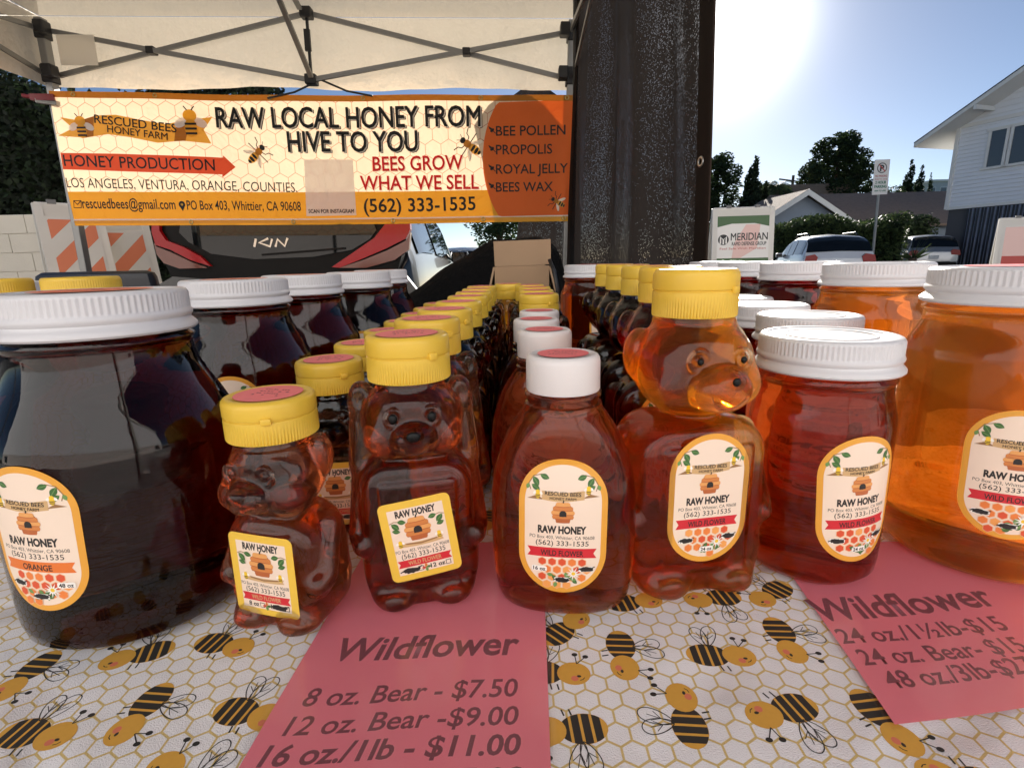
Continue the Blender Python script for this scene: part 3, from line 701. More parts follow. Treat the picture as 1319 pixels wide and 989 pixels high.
for sx in (-1, 1):
    for sy in (-1, 1):
        mb = MB(); mb.box((sx*hw2, sy*hw2, ze/2 - .02), (.038, .038, ze - .04), STEEL, bev=.004); leg = mb.build('leg', tent)
        mb = MB(); mb.box((sx*hw2, sy*hw2, ze - .10), (.052, .052, .075), BPL, bev=.006); mb.box((sx*(hw2 - .04), sy*(hw2 - .04), ze - .10), (.05, .05, .06), BPL, bev=.006); mb.build('bracket', leg); mb = MB()
        mb.box((sx*hw2, sy*hw2, ze - .30), (.054, .054, .085), BPL, bev=.006); mb.box((sx*(hw2 - .045), sy*(hw2 - .045), ze - .30), (.05, .05, .06), BPL, bev=.006); mb.build('bracket', leg)
        mb = MB(); mb.box((sx*hw2, sy*hw2, .006), (.13, .13, .012), STEEL); mb.build('foot_plate', leg)
zt_, zb_ = ze - .10, ze - .30
zc_t, zc_b = at(403, 17, YB).z, at(413, 103, YB).z
def truss(M4, zh_t, zh_b):
    P = lambda u, z, o=0: M4 @ Vector((u*hw2, hw2 - o, z)); mid = .48
    for s in (-1, 1):
        for a, b, o in (((s*.975, zt_), (s*.02, zh_b), .012), ((s*.975, zb_), (s*.02, zh_t), -.012)):
            m_ = MB(); up = M4 @ Vector((0, 1, 0)); m_.bar(P(a[0], a[1], o), P(b[0], b[1], o), .022, .012, STEEL, up=up); m_.build('truss_bar', tent)
        # pivot where the pair crosses
        A1, A2, B1, B2 = zt_, zh_b, zb_, zh_t; t = (A1 - B1)/((A1 - B1) + (B2 - A2)); u = s*(.975 - .955*t); z = A1 + (A2 - A1)*t
        m_ = MB(); m_.box(P(u, z), (.042, .04, .036), BPL, M4, bev=.006); m_.build('truss_joint', tent)
    for z in (zh_t, zh_b):
        m_ = MB(); m_.box(P(0, z), (.06, .05, .05), BPL, M4, bev=.008); m_.build('truss_joint', tent)
for k in (0, 1, 3): truss(Matrix.Rotation(k*math.pi/2, 3, 'Z'), zc_t, zc_b)
# strut and strap of the back truss, cross bars up to the peak
m_ = MB(); m_.bar((0, hw2, zc_b), (0, hw2, zc_t), .012, .012, BPL); m_.box((0.0, hw2 - .012, zc_b + .18), (.03, .012, .10), BPL); m_.build('strap', tent)
for k in (0, 1, 3):
    M4 = Matrix.Rotation(k*math.pi/2, 3, 'Z')
    for z0, z1 in ((zc_b, pk - .35), (zc_t, pk - .62)):
        m_ = MB(); m_.bar(M4 @ Vector((.015 if z0 == zc_b else -.015, hw2 - .04, z0)), M4 @ Vector((0, .04, z1)), .023, .013, STEEL); m_.build('truss_bar', tent)
m_ = MB(); m_.tube([(0, 0, pk - .75), (0, 0, pk - .04)], .02, STEEL); m_.box((0, 0, pk - .62), (.1, .1, .06), BPL, bev=.01); m_.build('peak_pole', tent)
mb = MB(); mb.box((at(97, 77, YB).x - cxm + .05, hw2 - .035, at(97, 77, YB).z), (.19, .0015, .14), mat('pocket_film', srgb(252, 248, 240), .6, trans=.6)); mb.build('pocket', tent)
# ------------------------------------------------------------------ banner
YBN = 3.0
BHEX = bpy.data.materials.new('banner_vinyl')
def banner_mat(base, line=None, name='banner', tr=.36):
    m = bpy.data.materials.new(name); m.use_nodes = True; nt = m.node_tree; n = nt.nodes; L = nt.links
    b = n['Principled BSDF']; b.inputs['Roughness'].default_value = .5; b.inputs['Specular IOR Level'].default_value = .25; t = n.new('ShaderNodeBsdfTranslucent'); ms = n.new('ShaderNodeMixShader'); ms.inputs[0].default_value = tr
    if line:
        f = hex_lines(n, L, .082, .034, uvx='Object', sep=('Z', 'X')) if False else hex_lines(n, L, .084, .028, uvx='Object', sep=('X', 'Z'))
        mx = n.new('ShaderNodeMix'); mx.data_type = 'RGBA'; mx.inputs[6].default_value = (*base, 1); mx.inputs[7].default_value = (*line, 1); L.new(f, mx.inputs[0])
        L.new(mx.outputs[2], b.inputs['Base Color']); L.new(mx.outputs[2], t.inputs['Color'])
    else:
        b.inputs['Base Color'].default_value = (*base, 1); t.inputs['Color'].default_value = (*base, 1)
    tcb = n.new('ShaderNodeTexCoord'); nz = n.new('ShaderNodeTexNoise'); nz.inputs['Scale'].default_value = 5.0; nz.inputs['Detail'].default_value = 3; nz.inputs['Distortion'].default_value = 1.2; L.new(tcb.outputs['Object'], nz.inputs['Vector']); bp = n.new('ShaderNodeBump'); bp.inputs['Strength'].default_value = .5; bp.inputs['Distance'].default_value = .03; L.new(nz.outputs['Fac'], bp.inputs['Height']); L.new(bp.outputs[0], b.inputs['Normal']); L.new(bp.outputs[0], t.inputs['Normal'])
    L.new(b.outputs[0], ms.inputs[1]); L.new(t.outputs[0], ms.inputs[2]); L.new(ms.outputs[0], n['Material Output'].inputs['Surface']); return m
BV = banner_mat(srgb(238, 212, 178), srgb(196, 118, 84), 'banner_hexes'); BY = banner_mat(srgb(238, 176, 52), None, 'banner_yellow'); BO = banner_mat(srgb(238, 118, 48), None, 'banner_orange'); BR = banner_mat(srgb(224, 92, 54), None, 'banner_arrow')
BW = banner_mat(srgb(244, 236, 226), None, 'banner_white'); BK = banner_mat((.012, .012, .011), None, 'banner_black', .05); BRED = banner_mat(srgb(226, 36, 38), None, 'banner_red', .2); BGD = banner_mat(srgb(232, 176, 70), None, 'banner_gold'); BGD2 = banner_mat(srgb(190, 126, 44), None, 'banner_gold_deep')
BSH = banner_mat(srgb(250, 238, 220), None, 'banner_text_edge')
p00 = at(82, 291, YBN); pTL = at(66, 119, YBN); pTR = at(740, 124, YBN); pBR = at(738, 285, YBN)
bx0, bx1 = at(66, 119, YBN).x, at(739, 200, YBN).x; bz1 = (at(66, 119, YBN).z + at(740, 123, YBN).z)/2; bz0 = (at(97, 291, YBN).z + at(738, 285, YBN).z)/2
Bp = lambda x, y: (at(x, y, YBN).x - bx0, at(x, y, YBN).z - bz0)
bl, bh = bx1 - bx0, bz1 - bz0
def btext(A, t, xl, yl, xr, yr, hpx, m, bold=.0, shear=0.0):
    a = Bp(xl, yl); b = Bp(xr, yr); A.text(t, a[0], a[1], hpx/FPX*YBN*1.0, m, w=math.hypot(b[0]-a[0], b[1]-a[1]), bold=bold, align='l', rot=math.atan2(b[1]-a[1], b[0]-a[0]), shear=shear)
CN = [Bp(97, 291), Bp(738, 285), Bp(740, 123), Bp(65, 118)]
def Q4(t, s): return tuple((CN[0][i]*(1-t) + CN[1][i]*t)*(1-s) + (CN[3][i]*(1-t) + CN[2][i]*t)*s for i in (0, 1))
def band(A, s0, s1, m): A.poly([Q4(i/12, s0) for i in range(13)] + [Q4(i/12, s1) for i in range(12, -1, -1)], m)
A = Art(); band(A, 0, 1, BV)
zy = Bp(400, 247)[1]
band(A, 0, .262, BY); band(A, .015, .04, BGD); band(A, .955, 1.0, BGD2); band(A, .04, .052, BW)
# orange disc at the right
cxr, cyr = Bp(704, 207); rr_ = cxr - Bp(622, 207)[0]; P = []
for i in range(40):
    t = R(90 + 180*i/39*1.0); P.append((cxr + rr_*math.cos(t), min(Q4(.95, .955)[1], max(Q4(.95, .052)[1], cyr + rr_*1.28*math.sin(t)))))
A.poly(P + [Q4(1, .052), Q4(1, .955)], BO)
# logo ribbon
top = [Bp(104, 156), Bp(125, 149), Bp(150, 148), Bp(180, 154), Bp(215, 160), Bp(240, 154), Bp(272, 149)]; bot = [Bp(262, 166), Bp(272, 184), Bp(236, 181), Bp(205, 184), Bp(170, 177), Bp(140, 173), Bp(112, 178), Bp(78, 176), Bp(96, 166), Bp(80, 152)]
A.poly(top + bot, BGD); A.poly([Bp(104, 156), Bp(122, 150), Bp(122, 176), Bp(112, 178)], BGD2); A.poly([Bp(228, 158), Bp(246, 153), Bp(240, 181), Bp(226, 182)], BGD2)
btext(A, 'RESCUED BEES', 123, 158.5, 229, 170.5, 9.5, BK, .012); btext(A, 'HONEY FARM', 140, 170.5, 218, 180.5, 8, BK, .01)
def small_bee(A, x, y, s):
    a, b = Bp(x, y); s = s/FPX*YBN
    A.ell(a - s*.45, b + s*.1, s*.34, s*.2, BW, .5); A.ell(a + s*.45, b + s*.1, s*.34, s*.2, BW, -.5); A.ell(a, b - s*.15, s*.3, s*.42, BY)
    for d in (-.4, -.18, .04): A.rect(a - s*.27, b + s*d - s*.05, a + s*.27, b + s*d + s*.05, BK)
    A.ell(a, b + s*.42, s*.32, s*.28, BY); A.line([(a - s*.1, b + s*.66), (a - s*.25, b + s*.85)], s*.05, BK); A.line([(a + s*.1, b + s*.66), (a + s*.25, b + s*.85)], s*.05, BK)
small_bee(A, 107, 166, 19); small_bee(A, 246, 160, 24)
def real_bee(A, x, y, s, rot):
    a, b = Bp(x, y); s = s/FPX*YBN; c, q = math.cos(rot), math.sin(rot); T = lambda u, v: (a + (u*c - v*q)*s, b + (u*q + v*c)*s)
    for k in (-1, 1):
        for u, v in ((.35, .75), (.0, .8), (-.35, .7)): A.line([T(u*.4, 0), T(u*.7, k*v*.5), T(u*1.3, k*v*.62), T(u*1.6, k*v)], s*.055, BK)
        A.ell(*T(-.30, k*.34), s*.42, s*.13, BSH, rot + k*.9*-1)
    A.ell(*T(-.42, 0), s*.42, s*.24, BGD, rot); A.ell(*T(-.55, 0), s*.09, s*.2, BK, rot); A.ell(*T(-.32, 0), s*.08, s*.21, BK, rot); A.ell(*T(-.75, 0), s*.08, s*.13, BK, rot)
    A.ell(*T(.10, 0), s*.24, s*.21, BGD2, rot); A.ell(*T(.42, 0), s*.15, s*.18, BK, rot)
    for k in (-1, 1): A.line([T(.52, k*.06), T(.72, k*.2)], s*.03, BK)
real_bee(A, 331, 195, 19, .75); real_bee(A, 604, 187, 20, 2.5); real_bee(A, 717, 260, 13, 2.6)
def head(t, xl, xr, y, hp):
    btext(A, t, xl + 2.2, y + 1.7, xr + 2.2, y + 1.7, hp, BK, .010); btext(A, t, xl + 1.3, y + 1.0, xr + 1.3, y + 1.0, hp, BSH, .016); btext(A, t, xl, y, xr, y, hp, BK, .016)
head('RAW LOCAL HONEY FROM', 279, 619, 163, 23); head('HIVE TO YOU', 371, 539, 194, 23)
# arrow
A.poly([Bp(81, 198), Bp(150, 198), Bp(287, 202), Bp(287, 199), Bp(303, 214), Bp(287, 228), Bp(287, 224), Bp(150, 220.5), Bp(84, 219)], BR)
btext(A, 'HONEY PRODUCTION', 86, 214.5, 278, 219, 13, BK, .008); btext(A, 'LOS ANGELES, VENTURA, ORANGE, COUNTIES.', 89, 242, 382, 246, 11.5, BK, .0)
btext(A, 'rescuedbees@gmail.com', 109, 268.5, 228, 269, 12, BK, .012); btext(A, 'PO Box 403, Whittier, CA 90608', 243, 269.5, 387, 270, 11, BK, .01)
A.line([Bp(97, 259), Bp(107, 259), Bp(107, 268), Bp(97, 268)], .005, BK, closed=True); A.line([Bp(97, 259), Bp(102, 264), Bp(107, 259)], .005, BK)
e = Bp(236, 263); A.ell(e[0], e[1], .018, .018, BK); A.poly([(e[0] - .015, e[1] - .008), (e[0], e[1] - .034), (e[0] + .015, e[1] - .008)], BK); A.ell(e[0], e[1], .007, .007, BGD)
# white card for the code (left blank) and its caption
A.poly([Bp(391, 204), Bp(454, 204), Bp(459, 276), Bp(394, 277)], BW); btext(A, 'SCAN FOR INSTAGRAM', 397, 273, 456, 273, 4.6, BK, .02)
btext(A, 'BEES GROW', 481, 219.5, 598, 219, 16.5, BSH, .02); btext(A, 'BEES GROW', 480, 218.5, 597, 218, 16.5, BRED, .016); btext(A, 'WHAT WE SELL', 465, 244, 618, 244, 16.5, BSH, .02); btext(A, 'WHAT WE SELL', 464, 243, 617, 243, 16.5, BRED, .016)
btext(A, '(562) 333-1535', 469, 272, 613, 270, 16, BK, .015)
for t, y, xr in (('BEE POLLEN', 175, 728), ('PROPOLIS', 199, 711), ('ROYAL JELLY', 224, 731), ('BEES WAX', 247, 712)):
    btext(A, t, 639, y, xr, y - (xr - 639)*.01, 11, BK, .01); a = Bp(634, y - 7); A.ell(a[0], a[1], .012, .008, BK, .7); A.ell(a[0] - .008, a[1] + .008, .010, .005, BK, -.5)
    A.line([(a[0] - .018, a[1] + .018), (a[0] + .018, a[1] - .016)], .004, BK)
def bwave(u, v, h):
    s = math.sin(math.pi*max(0, min(1, u/bl)))*.5
    y = -.012*math.sin(u*3.1 + v*2) - .006*math.sin(u*9.0 + v*5) + .018*s*(v/bh - .5)
    sag = -.012*s
    return (u, y - h, v + sag)
ban = empty('banner', (bx0, YBN, bz0), 0, 'wide yellow and orange vinyl banner RAW LOCAL HONEY FROM HIVE TO YOU', 'banner')
mb = MB(); A.emit(mb, bwave, 7e-4, .035); mb.build('sheet', ban, smooth=True, fix=False)
GRM = mat('grommet_brass', (.45, .33, .12), .35, metal=1)
def ring(mb, c, r, m, k=.35):
    n = 20; V = []; F = []
    for i in range(n):
        t = 2*math.pi*i/n
        for j in range(8):
            s = 2*math.pi*j/8; q = r + r*k*math.cos(s); V.append((c[0] + q*math.cos(t), c[1] + r*k*.5*math.sin(s), c[2] + q*math.sin(t)))
    for i in range(n):
        for j in range(8): F.append((i*8 + j, ((i+1) % n)*8 + j, ((i+1) % n)*8 + (j+1) % 8, i*8 + (j+1) % 8))
    mb.add(V, F, m)
for px_, v_ in [(x, bh - .018) for x in (96, 200, 345, 465, 617, 728)] + [(x, .02) for x in (225, 360, 495, 617, 725)]:
    q_ = Q4(min(.99, max(.015, (px_ - 66)/672)), .978 if v_ > .1 else .025); p = bwave(q_[0], q_[1], .006); mb = MB(); ring(mb, p, .009, GRM); mb.build('grommet', ban, smooth=True, fix=False)
# bungee cords from the truss to the banner top
cb = at(413, 103, YB)
for px_ in (345, 480):
    u_ = Bp(px_, 122)[0]; q = Vector((bx0 + u_, YBN - .01, bz0 + bh - .02)); mb = MB(); mb.tube([cb, (cb + q)/2 + Vector((0, 0, -.015)), q], .005, BPL, 8)
    props(mb.build('bungee_cord', smooth=True), 'black bungee cord from the truss joint to the banner, %s of the pair' % ('left' if px_ < 400 else 'right'), 'cord', 'bungee cords holding the banner')
CLMP = mat('clamp_red', srgb(120, 24, 30), .4); a = at(40, 126, 2.96); mb = MB(); mb.bar(a, a + Vector((.10, .03, .005)), .03, .03, CLMP); mb.bar(a + Vector((.02, 0, -.015)), a + Vector((.12, .05, -.02)), .02, .02, STEEL); mb.tube([a + Vector((-.04, 0, .01)), a + Vector((.02, 0, 0))], .01, CLMP); props(mb.build('spring_clamp'), 'dark red clamp on the left tent leg beside the banner corner', 'clamp')
# ------------------------------------------------------------------ black mesh curtain
def mesh_cloth(name, holes):
    m = bpy.data.materials.new(name); m.use_nodes = True; nt = m.node_tree; n = nt.nodes; L = nt.links
    b = n['Principled BSDF']; b.inputs['Base Color'].default_value = (.008, .0075, .0078, 1); b.inputs['Specular IOR Level'].default_value = .2; b.inputs['Roughness'].default_value = .7
    tr = n.new('ShaderNodeBsdfTranslucent'); tr.inputs['Color'].default_value = (.022, .018, .017, 1); m1 = n.new('ShaderNodeMixShader'); m1.inputs[0].default_value = .35
    L.new(b.outputs[0], m1.inputs[1]); L.new(tr.outputs[0], m1.inputs[2])
    tc = n.new('ShaderNodeTexCoord'); vo = n.new('ShaderNodeTexVoronoi'); vo.inputs['Scale'].default_value = 330; L.new(tc.outputs['Object'], vo.inputs['Vector'])
    sp = n.new('ShaderNodeSeparateColor'); L.new(vo.outputs['Color'], sp.inputs[0])
    mp = n.new('ShaderNodeMapping'); mp.inputs['Scale'].default_value = (6, 6, .9); L.new(tc.outputs['Object'], mp.inputs[0]); t2 = n.new('ShaderNodeTexNoise'); t2.inputs['Scale'].default_value = 1.5; t2.inputs['Detail'].default_value = 3; L.new(mp.outputs[0], t2.inputs['Vector'])
    rp = n.new('ShaderNodeMapRange'); rp.inputs[1].default_value = .38; rp.inputs[2].default_value = .68; rp.inputs[3].default_value = 0.01; rp.inputs[4].default_value = holes; L.new(t2.outputs['Fac'], rp.inputs[0])
    lt = n.new('ShaderNodeMath'); lt.operation = 'LESS_THAN'; L.new(sp.outputs[0], lt.inputs[0]); L.new(rp.outputs[0], lt.inputs[1])
    dd = n.new('ShaderNodeMath'); dd.operation = 'MULTIPLY'; L.new(lt.outputs[0], dd.inputs[0]); dd.inputs[1].default_value = .09
    tp = n.new('ShaderNodeBsdfTransparent'); ms = n.new('ShaderNodeMixShader'); L.new(dd.outputs[0], ms.inputs[0]); L.new(m1.outputs[0], ms.inputs[1]); L.new(tp.outputs[0], ms.inputs[2]); L.new(ms.outputs[0], n['Material Output'].inputs['Surface']); return m
MESHC = mesh_cloth('mesh_cloth', .26); HEM = mat('curtain_hem', (.034, .024, .020), .7, trans=.5, spec=.2)
cA = at(741, 330, 2.92); cB = at(913, 200, 1.72); root = empty('shade_curtain', (cA.x, cA.y, 0), 0, 'tall black mesh shade curtain with grommets hanging right of the banner', 'curtain')
d2 = Vector((cB.x - cA.x, cB.y - cA.y, 0)); Lc = d2.length; d2.normalize(); nrm = Vector((d2.y, -d2.x, 0))
def cw(t, z):
    k = (.6 + .4*(2.4 - z)/2.3)*(1 - .85*t**5)
    return d2*(t*Lc) + nrm*(k*(.040*math.sin(t*13 + .5*z) + .014*math.sin(t*29 + 1.3 + .9*z)) + .02*math.sin(z*2.1 + t*3)) + Vector((0, 0, z))
def sheet(mb, t0, t1, z0, z1, nx, nz, m, off=0.0):
    V = []; F = []
    for j in range(nz+1):
        for i in range(nx+1): V.append(cw(t0 + (t1-t0)*i/nx, z0 + (z1-z0)*j/nz) + nrm*off)
    for j in range(nz):
        for i in range(nx): a = j*(nx+1) + i; F.append((a, a+1, a+nx+2, a+nx+1))
    mb.add(V, F, m)
mb = MB(); sheet(mb, 0, .93, .12, 2.42, 110, 40, MESHC); mb.build('mesh_panel', root, smooth=True, fix=False)
mb = MB(); sheet(mb, .925, 1.0, .12, 2.42, 8, 40, HEM, .003); sheet(mb, .925, 1.0, .12, 2.42, 8, 40, HEM, -.003); sheet(mb, 0, .03, .12, 2.42, 6, 40, HEM, .004); mb.build('hem', root, smooth=True, fix=False)
GRS = mat('grommet_steel', (.5, .5, .48), .3, metal=1)
zg = at(889, 207, 1.75).z - 0
for k in range(-2, 3):
    z = zg + .52*k
    if .2 < z < 2.35: mb = MB(); p = cw(.955, z) + nrm*.006; ring(mb, (0, 0, 0), .013, GRS); g = mb.build('grommet', root, smooth=True, fix=False); g.location = p; g.rotation_euler = (0, 0, math.atan2(d2.y, d2.x))
# rail the curtain hangs from
mb = MB(); mb.tube([Vector((-.03, 0, 2.44)), d2*Lc + Vector((.03, 0, 2.44))], .016, STEEL); mb.build('rail', root)
mb = MB(); mb.tube([Vector((0, 0, 0)), Vector((0, 0, 2.46))], .018, BPL); mb.tube([d2*(Lc + .02), d2*(Lc + .02) + Vector((0, 0, 2.46))], .0, BPL); mb.build('post', root)
# second mesh piece bundled behind the banner's right end, rounded top
MESHD = mesh_cloth('mesh_cloth_dense', .16)
prof = [(655, 400), (668, 285), (652, 200), (640, 150), (657, 126), (672, 115), (690, 111), (708, 116), (722, 126), (742, 150), (748, 285), (748, 400)]
P = [at(x, y, 3.3) for x, y in prof]; pc = at(700, 260, 3.3); mb = MB()
V = []; F = []; m_ = len(P)
for k in range(9):
    a = math.pi*k/8 - math.pi/2; dy = -.16*math.cos(a); f = 1 - .25*(1 - abs(math.sin(a)))
    sc_ = math.cos(a)
for lay, (s_, dy) in enumerate(((1, 0), (.93, -.05), (.75, -.10), (.45, -.13), (.15, -.14))):
    for p in P: V.append(Vector((pc.x + (p.x - pc.x)*s_, 3.3 + dy, pc.z + (p.z - pc.z)*(s_*.85 + .15 if lay else 1))))
for l in range(4):
    for i in range(m_): a = l*m_ + i; b = l*m_ + (i+1) % m_; F.append((a, b, b+m_, a+m_))
F.append(tuple(4*m_ + i for i in range(m_))); mb.add(V, F, MESHD)
props(mb.build('mesh_cover', smooth=True), 'black mesh cover with a rounded top behind the right end of the banner', 'cover')
# ------------------------------------------------------------------ black cloth heap, carton, chair
BLKC = mat('black_cloth', (.004, .004, .0045), .9, spec=.08, bump=.5, bscale=40)
mb = MB(); sil = [(505, 400), (520, 384), (545, 362), (570, 345), (600, 327), (625, 314), (642, 308), (665, 304), (690, 304), (710, 312), (722, 330), (728, 400)]
V = []; F = []; ny = 14; m_ = len(sil); Yc = 1.75
zs = [at(x, y, Yc) for x, y in sil]
for j in range(ny+1):
    t = j/ny; s = math.sin(math.pi*t)**.5 if 0 < t < 1 else 0
    for i, p in enumerate(zs):
        zz = .30 + (p.z - .30)*s + .012*math.sin(i*2.3 + j*1.1); V.append((p.x + .015*math.sin(j*1.7 + i), Yc - .33 + .66*t, zz if 0 < j < ny else .02))
for j in range(ny):
    for i in range(m_-1): a = j*m_ + i; F.append((a, a+1, a+m_+1, a+m_))
    F.append((j*m_, j*m_ + m_, j*m_ + m_))if False else None
F = [f for f in F if f]; mb.add(V, F, BLKC); o = mb.build('black_cloth', smooth=True); sd = o.modifiers.new('subdivision', 'SUBSURF'); sd.levels = 2; sd.render_levels = 2
props(o, 'black cloth thrown over crates behind the table, left of the carton', 'cloth')
CARD = mat('cardboard', (.33, .215, .125), .85, noise=.12, nscale=18); CARDI = mat('cardboard_pale', (.36, .24, .145), .85, noise=.1, nscale=18); TAPE = mat('tape', (.45, .36, .24), .3)
Yx = 1.10; a = at(637, 345, Yx); b = at(707, 345, Yx); w_ = b.x - a.x; zt2 = at(672, 343, Yx).z; box = empty('carton', ((a.x + b.x)/2, Yx, TZ + .001), R(-1.5), 'open brown cardboard carton at the far end of the honey rows', 'carton')
hb_ = zt2 - TZ - .001; dp = .13; th = .004
mb = MB(); mb.box((0, 0, hb_/2), (w_, th, hb_), CARD); mb.box((0, dp, hb_/2), (w_, th, hb_), CARD)
for s in (-1, 1): mb.box((s*(w_/2 - th/2), dp/2, hb_/2), (th, dp - th - .001, hb_ - .001), CARD)
mb.box((0, dp/2, .003), (w_ - .01, dp - .01, th), CARD); mb.build('box', box)
mb = MB(); fl = at(672, 311, Yx).z - zt2; mb.box((.002, -.006, hb_ + fl/2 + .002), (w_*1.03, th, fl), CARDI, Matrix.Rotation(R(9), 3, 'X') @ Matrix.Rotation(R(-1), 3, 'Y')); mb.build('flap', box)
mb = MB(); mb.box((0, dp + .045, hb_ - .02), (w_, th, .11), CARDI, Matrix.Rotation(R(-70), 3, 'X')); mb.build('flap', box)
for s in (-1, 1): mb = MB(); mb.box((s*(w_/2 + .012), dp/2, hb_ - .045), (th, dp, .09), CARDI, Matrix.Rotation(R(-s*14), 3, 'Y')); mb.build('flap', box)
mb = MB(); mb.tube([at(708, 335, 1.08), at(714, 350, 1.06), at(718, 372, 1.05), at(717, 400, 1.05)], .004, BPL, 8); props(mb.build('cable', smooth=True), 'thin black strap hanging beside the carton', 'strap')
ch = empty('folding_chair', (at(80, 350, 1.6).x, 1.6, 0), R(-8), 'black padded folding chair behind the big dark jars', 'chair'); CHB = mat('chair_vinyl', (.010, .012, .018), .4)
mb = MB(); mb.box((0, .12, .84), (.42, .05, .24), CHB, Matrix.Rotation(R(8), 3, 'X'), bev=.022); mb.build('backrest', ch, smooth=40)
mb = MB(); mb.box((0, -.12, .45), (.42, .40, .05), CHB, bev=.02); mb.build('seat', ch, smooth=40)
for s in (-1, 1):
    mb = MB(); mb.tube([(s*.22, .15, .90), (s*.22, .0, .45), (s*.22, -.26, 0)], .012, BPL); mb.build('leg', ch, smooth=True); mb = MB(); mb.tube([(s*.19, -.12, .44), (s*.19, .22, 0)], .012, BPL); mb.build('leg', ch, smooth=True)
# ------------------------------------------------------------------ A-frame boards
BARW = mat('barricade_white', srgb(232, 228, 220), .5, noise=.06, nscale=8, trans=.15); ORNG = mat('reflective_orange', srgb(234, 136, 98), .5, trans=.1); DIRT = mat('board_grey', (.20, .20, .20), .7)
def a_frame(name, loc, rz, w, h, label, cat, group=None, face=None, lean=12):
    root = empty(name, loc, R(rz), label, cat, group); tn = math.tan(R(lean))
    for s in (-1, 1):
        Mx = Matrix.Rotation(R(-lean*s*-1), 3, 'X'); y0 = s*h*tn
        leg = MB()
        for k in (-1, 1): leg.bar((k*w/2, y0, 0), (k*w/2, s*.015, h), .05, .035, BARW)
        for z in (.12*h, .50*h, .965*h): leg.bar((-w/2, y0*(1 - z/h) + s*.012, z), (w/2, y0*(1 - z/h) + s*.012, z), .03, .07, BARW)
        leg.build('frame', root)
        A = Art(); A.rect(-w/2 + .02, .54*h, w/2 - .02, .94*h, BARW)
        if face and s == -1: face(A, w, h)
        elif not face:
            x0, x1, z0, z1 = -w/2 + .035, w/2 - .035, .555*h, .925*h; sw = .13
            for k in range(-4, 7):
                u = x0 + k*sw*2; P = [(u, z0), (u + sw, z0), (u + sw + (z1-z0), z1), (u + (z1-z0), z1)]; Q = clip_x(P, x0, x1)
                if len(Q) > 2: A.poly(Q, ORNG, up=False)
        mb = MB(); A.emit(mb, lambda u, v, hh: (u*(1 if s == -1 else -1), y0*(1 - v/h) + s*(.032 + hh), v), 4e-4); 
        mb.box((0, y0*(1 - .74) + s*.022, .74*h), (w - .03, .012, .40*h), BARW, Matrix.Rotation(R(lean*s), 3, 'X')); mb.build('board', root, fix=False)
    mb = MB(); mb.tube([(-w/2 - .01, 0, h - .01), (w/2 + .01, 0, h - .01)], .022, BARW); mb.box((-w*.25, 0, h + .015), (.05, .05, .03), DIRT); mb.box((w*.25, 0, h + .015), (.05, .05, .03), DIRT); mb.build('hinge', root, smooth=40)
    return root
def clip_x(P, x0, x1):
    for sgn, lim in ((1, x0), (-1, -x1)):
        Q = []
        for i in range(len(P)):
            a, b = P[i-1], P[i]; fa, fb = sgn*a[0] - lim, sgn*b[0] - lim
            if (fa >= 0) != (fb >= 0): t = fa/(fa - fb); Q.append((a[0] + (b[0]-a[0])*t, a[1] + (b[1]-a[1])*t))
            if fb >= 0: Q.append(b)
        P = Q
        if not P: return []
    return P
p = at(86, 264, 4.0); a_frame('traffic_barricade', (p.x, p.y, 0), 46, .34, p.z, 'white A-frame barricade with orange stripes left of the tent leg', 'barricade', 'orange striped barricades')
p = at(146, 284, 4.35); a_frame('traffic_barricade', (p.x + .06, p.y, 0), 48, .30, p.z, 'white A-frame barricade with orange stripes half under the banner corner', 'barricade', 'orange striped barricades')
SGN = mat('sign_green', srgb(70, 104, 62), .5); SPK = mat('sign_pink', srgb(238, 200, 190), .5); SW = mat('sign_white', srgb(240, 236, 230), .5); SRD = mat('sign_red', srgb(190, 70, 60), .5)
def meridian(A, w, h):
    x = lambda k: -w/2 + w*k; z = lambda k: h*(.54 + .40*k)
    A.rect(x(.05), z(0), x(.95), z(1), SW); A.rect(x(.05), z(.86), x(.95), z(1), SGN); A.poly([(x(.05), z(.80)), (x(.3), z(.86)), (x(.7), z(.86)), (x(.95), z(.80)), (x(.95), z(.9)), (x(.05), z(.9))], SGN)
    A.poly([(x(.30), z(.12)), (x(.75), z(.40)), (x(.80), z(.84)), (x(.55), z(.84)), (x(.35), z(.5))], SPK)
    A.ell(x(.16), z(.565), w*.095, w*.095, BK2)
    A.line([(x(.11), z(.49)), (x(.11), z(.62)), (x(.16), z(.56)), (x(.21), z(.62)), (x(.21), z(.49))], w*.028, SW); A.line([(x(.16), z(.56)), (x(.16), z(.48))], w*.028, SW)
    A.text('MERIDIAN', x(.61), z(.55), h*.40*.14, BK2, w=w*.64, bold=.012); A.text('RAPID DEFENSE GROUP', x(.61), z(.455), h*.40*.065, BK2, w=w*.60, bold=.02)
    A.text('Feel Safe With Meridian', x(.5), z(.38), h*.016, SRD, w=w*.8)
    A.rect(x(.05), z(0), x(.95), z(.22), SGN); A.rect(x(.07), z(.03), x(.18), z(.18), SPK); A.text('www.meridian-rapid.com', x(.58), z(.05), h*.022, SW, w=w*.68, bold=.01); A.rect(x(.22), z(.13), x(.93), z(.16), SW)
BK2 = mat('sign_black', (.012, .012, .012), .5)
p = at(957, 268, 6.2); a_frame('sign_board', (p.x, p.y, 0), -8, .62, p.z, 'white A-frame sign reading MERIDIAN RAPID DEFENSE GROUP with green bands', 'sign board', None, meridian, 9)
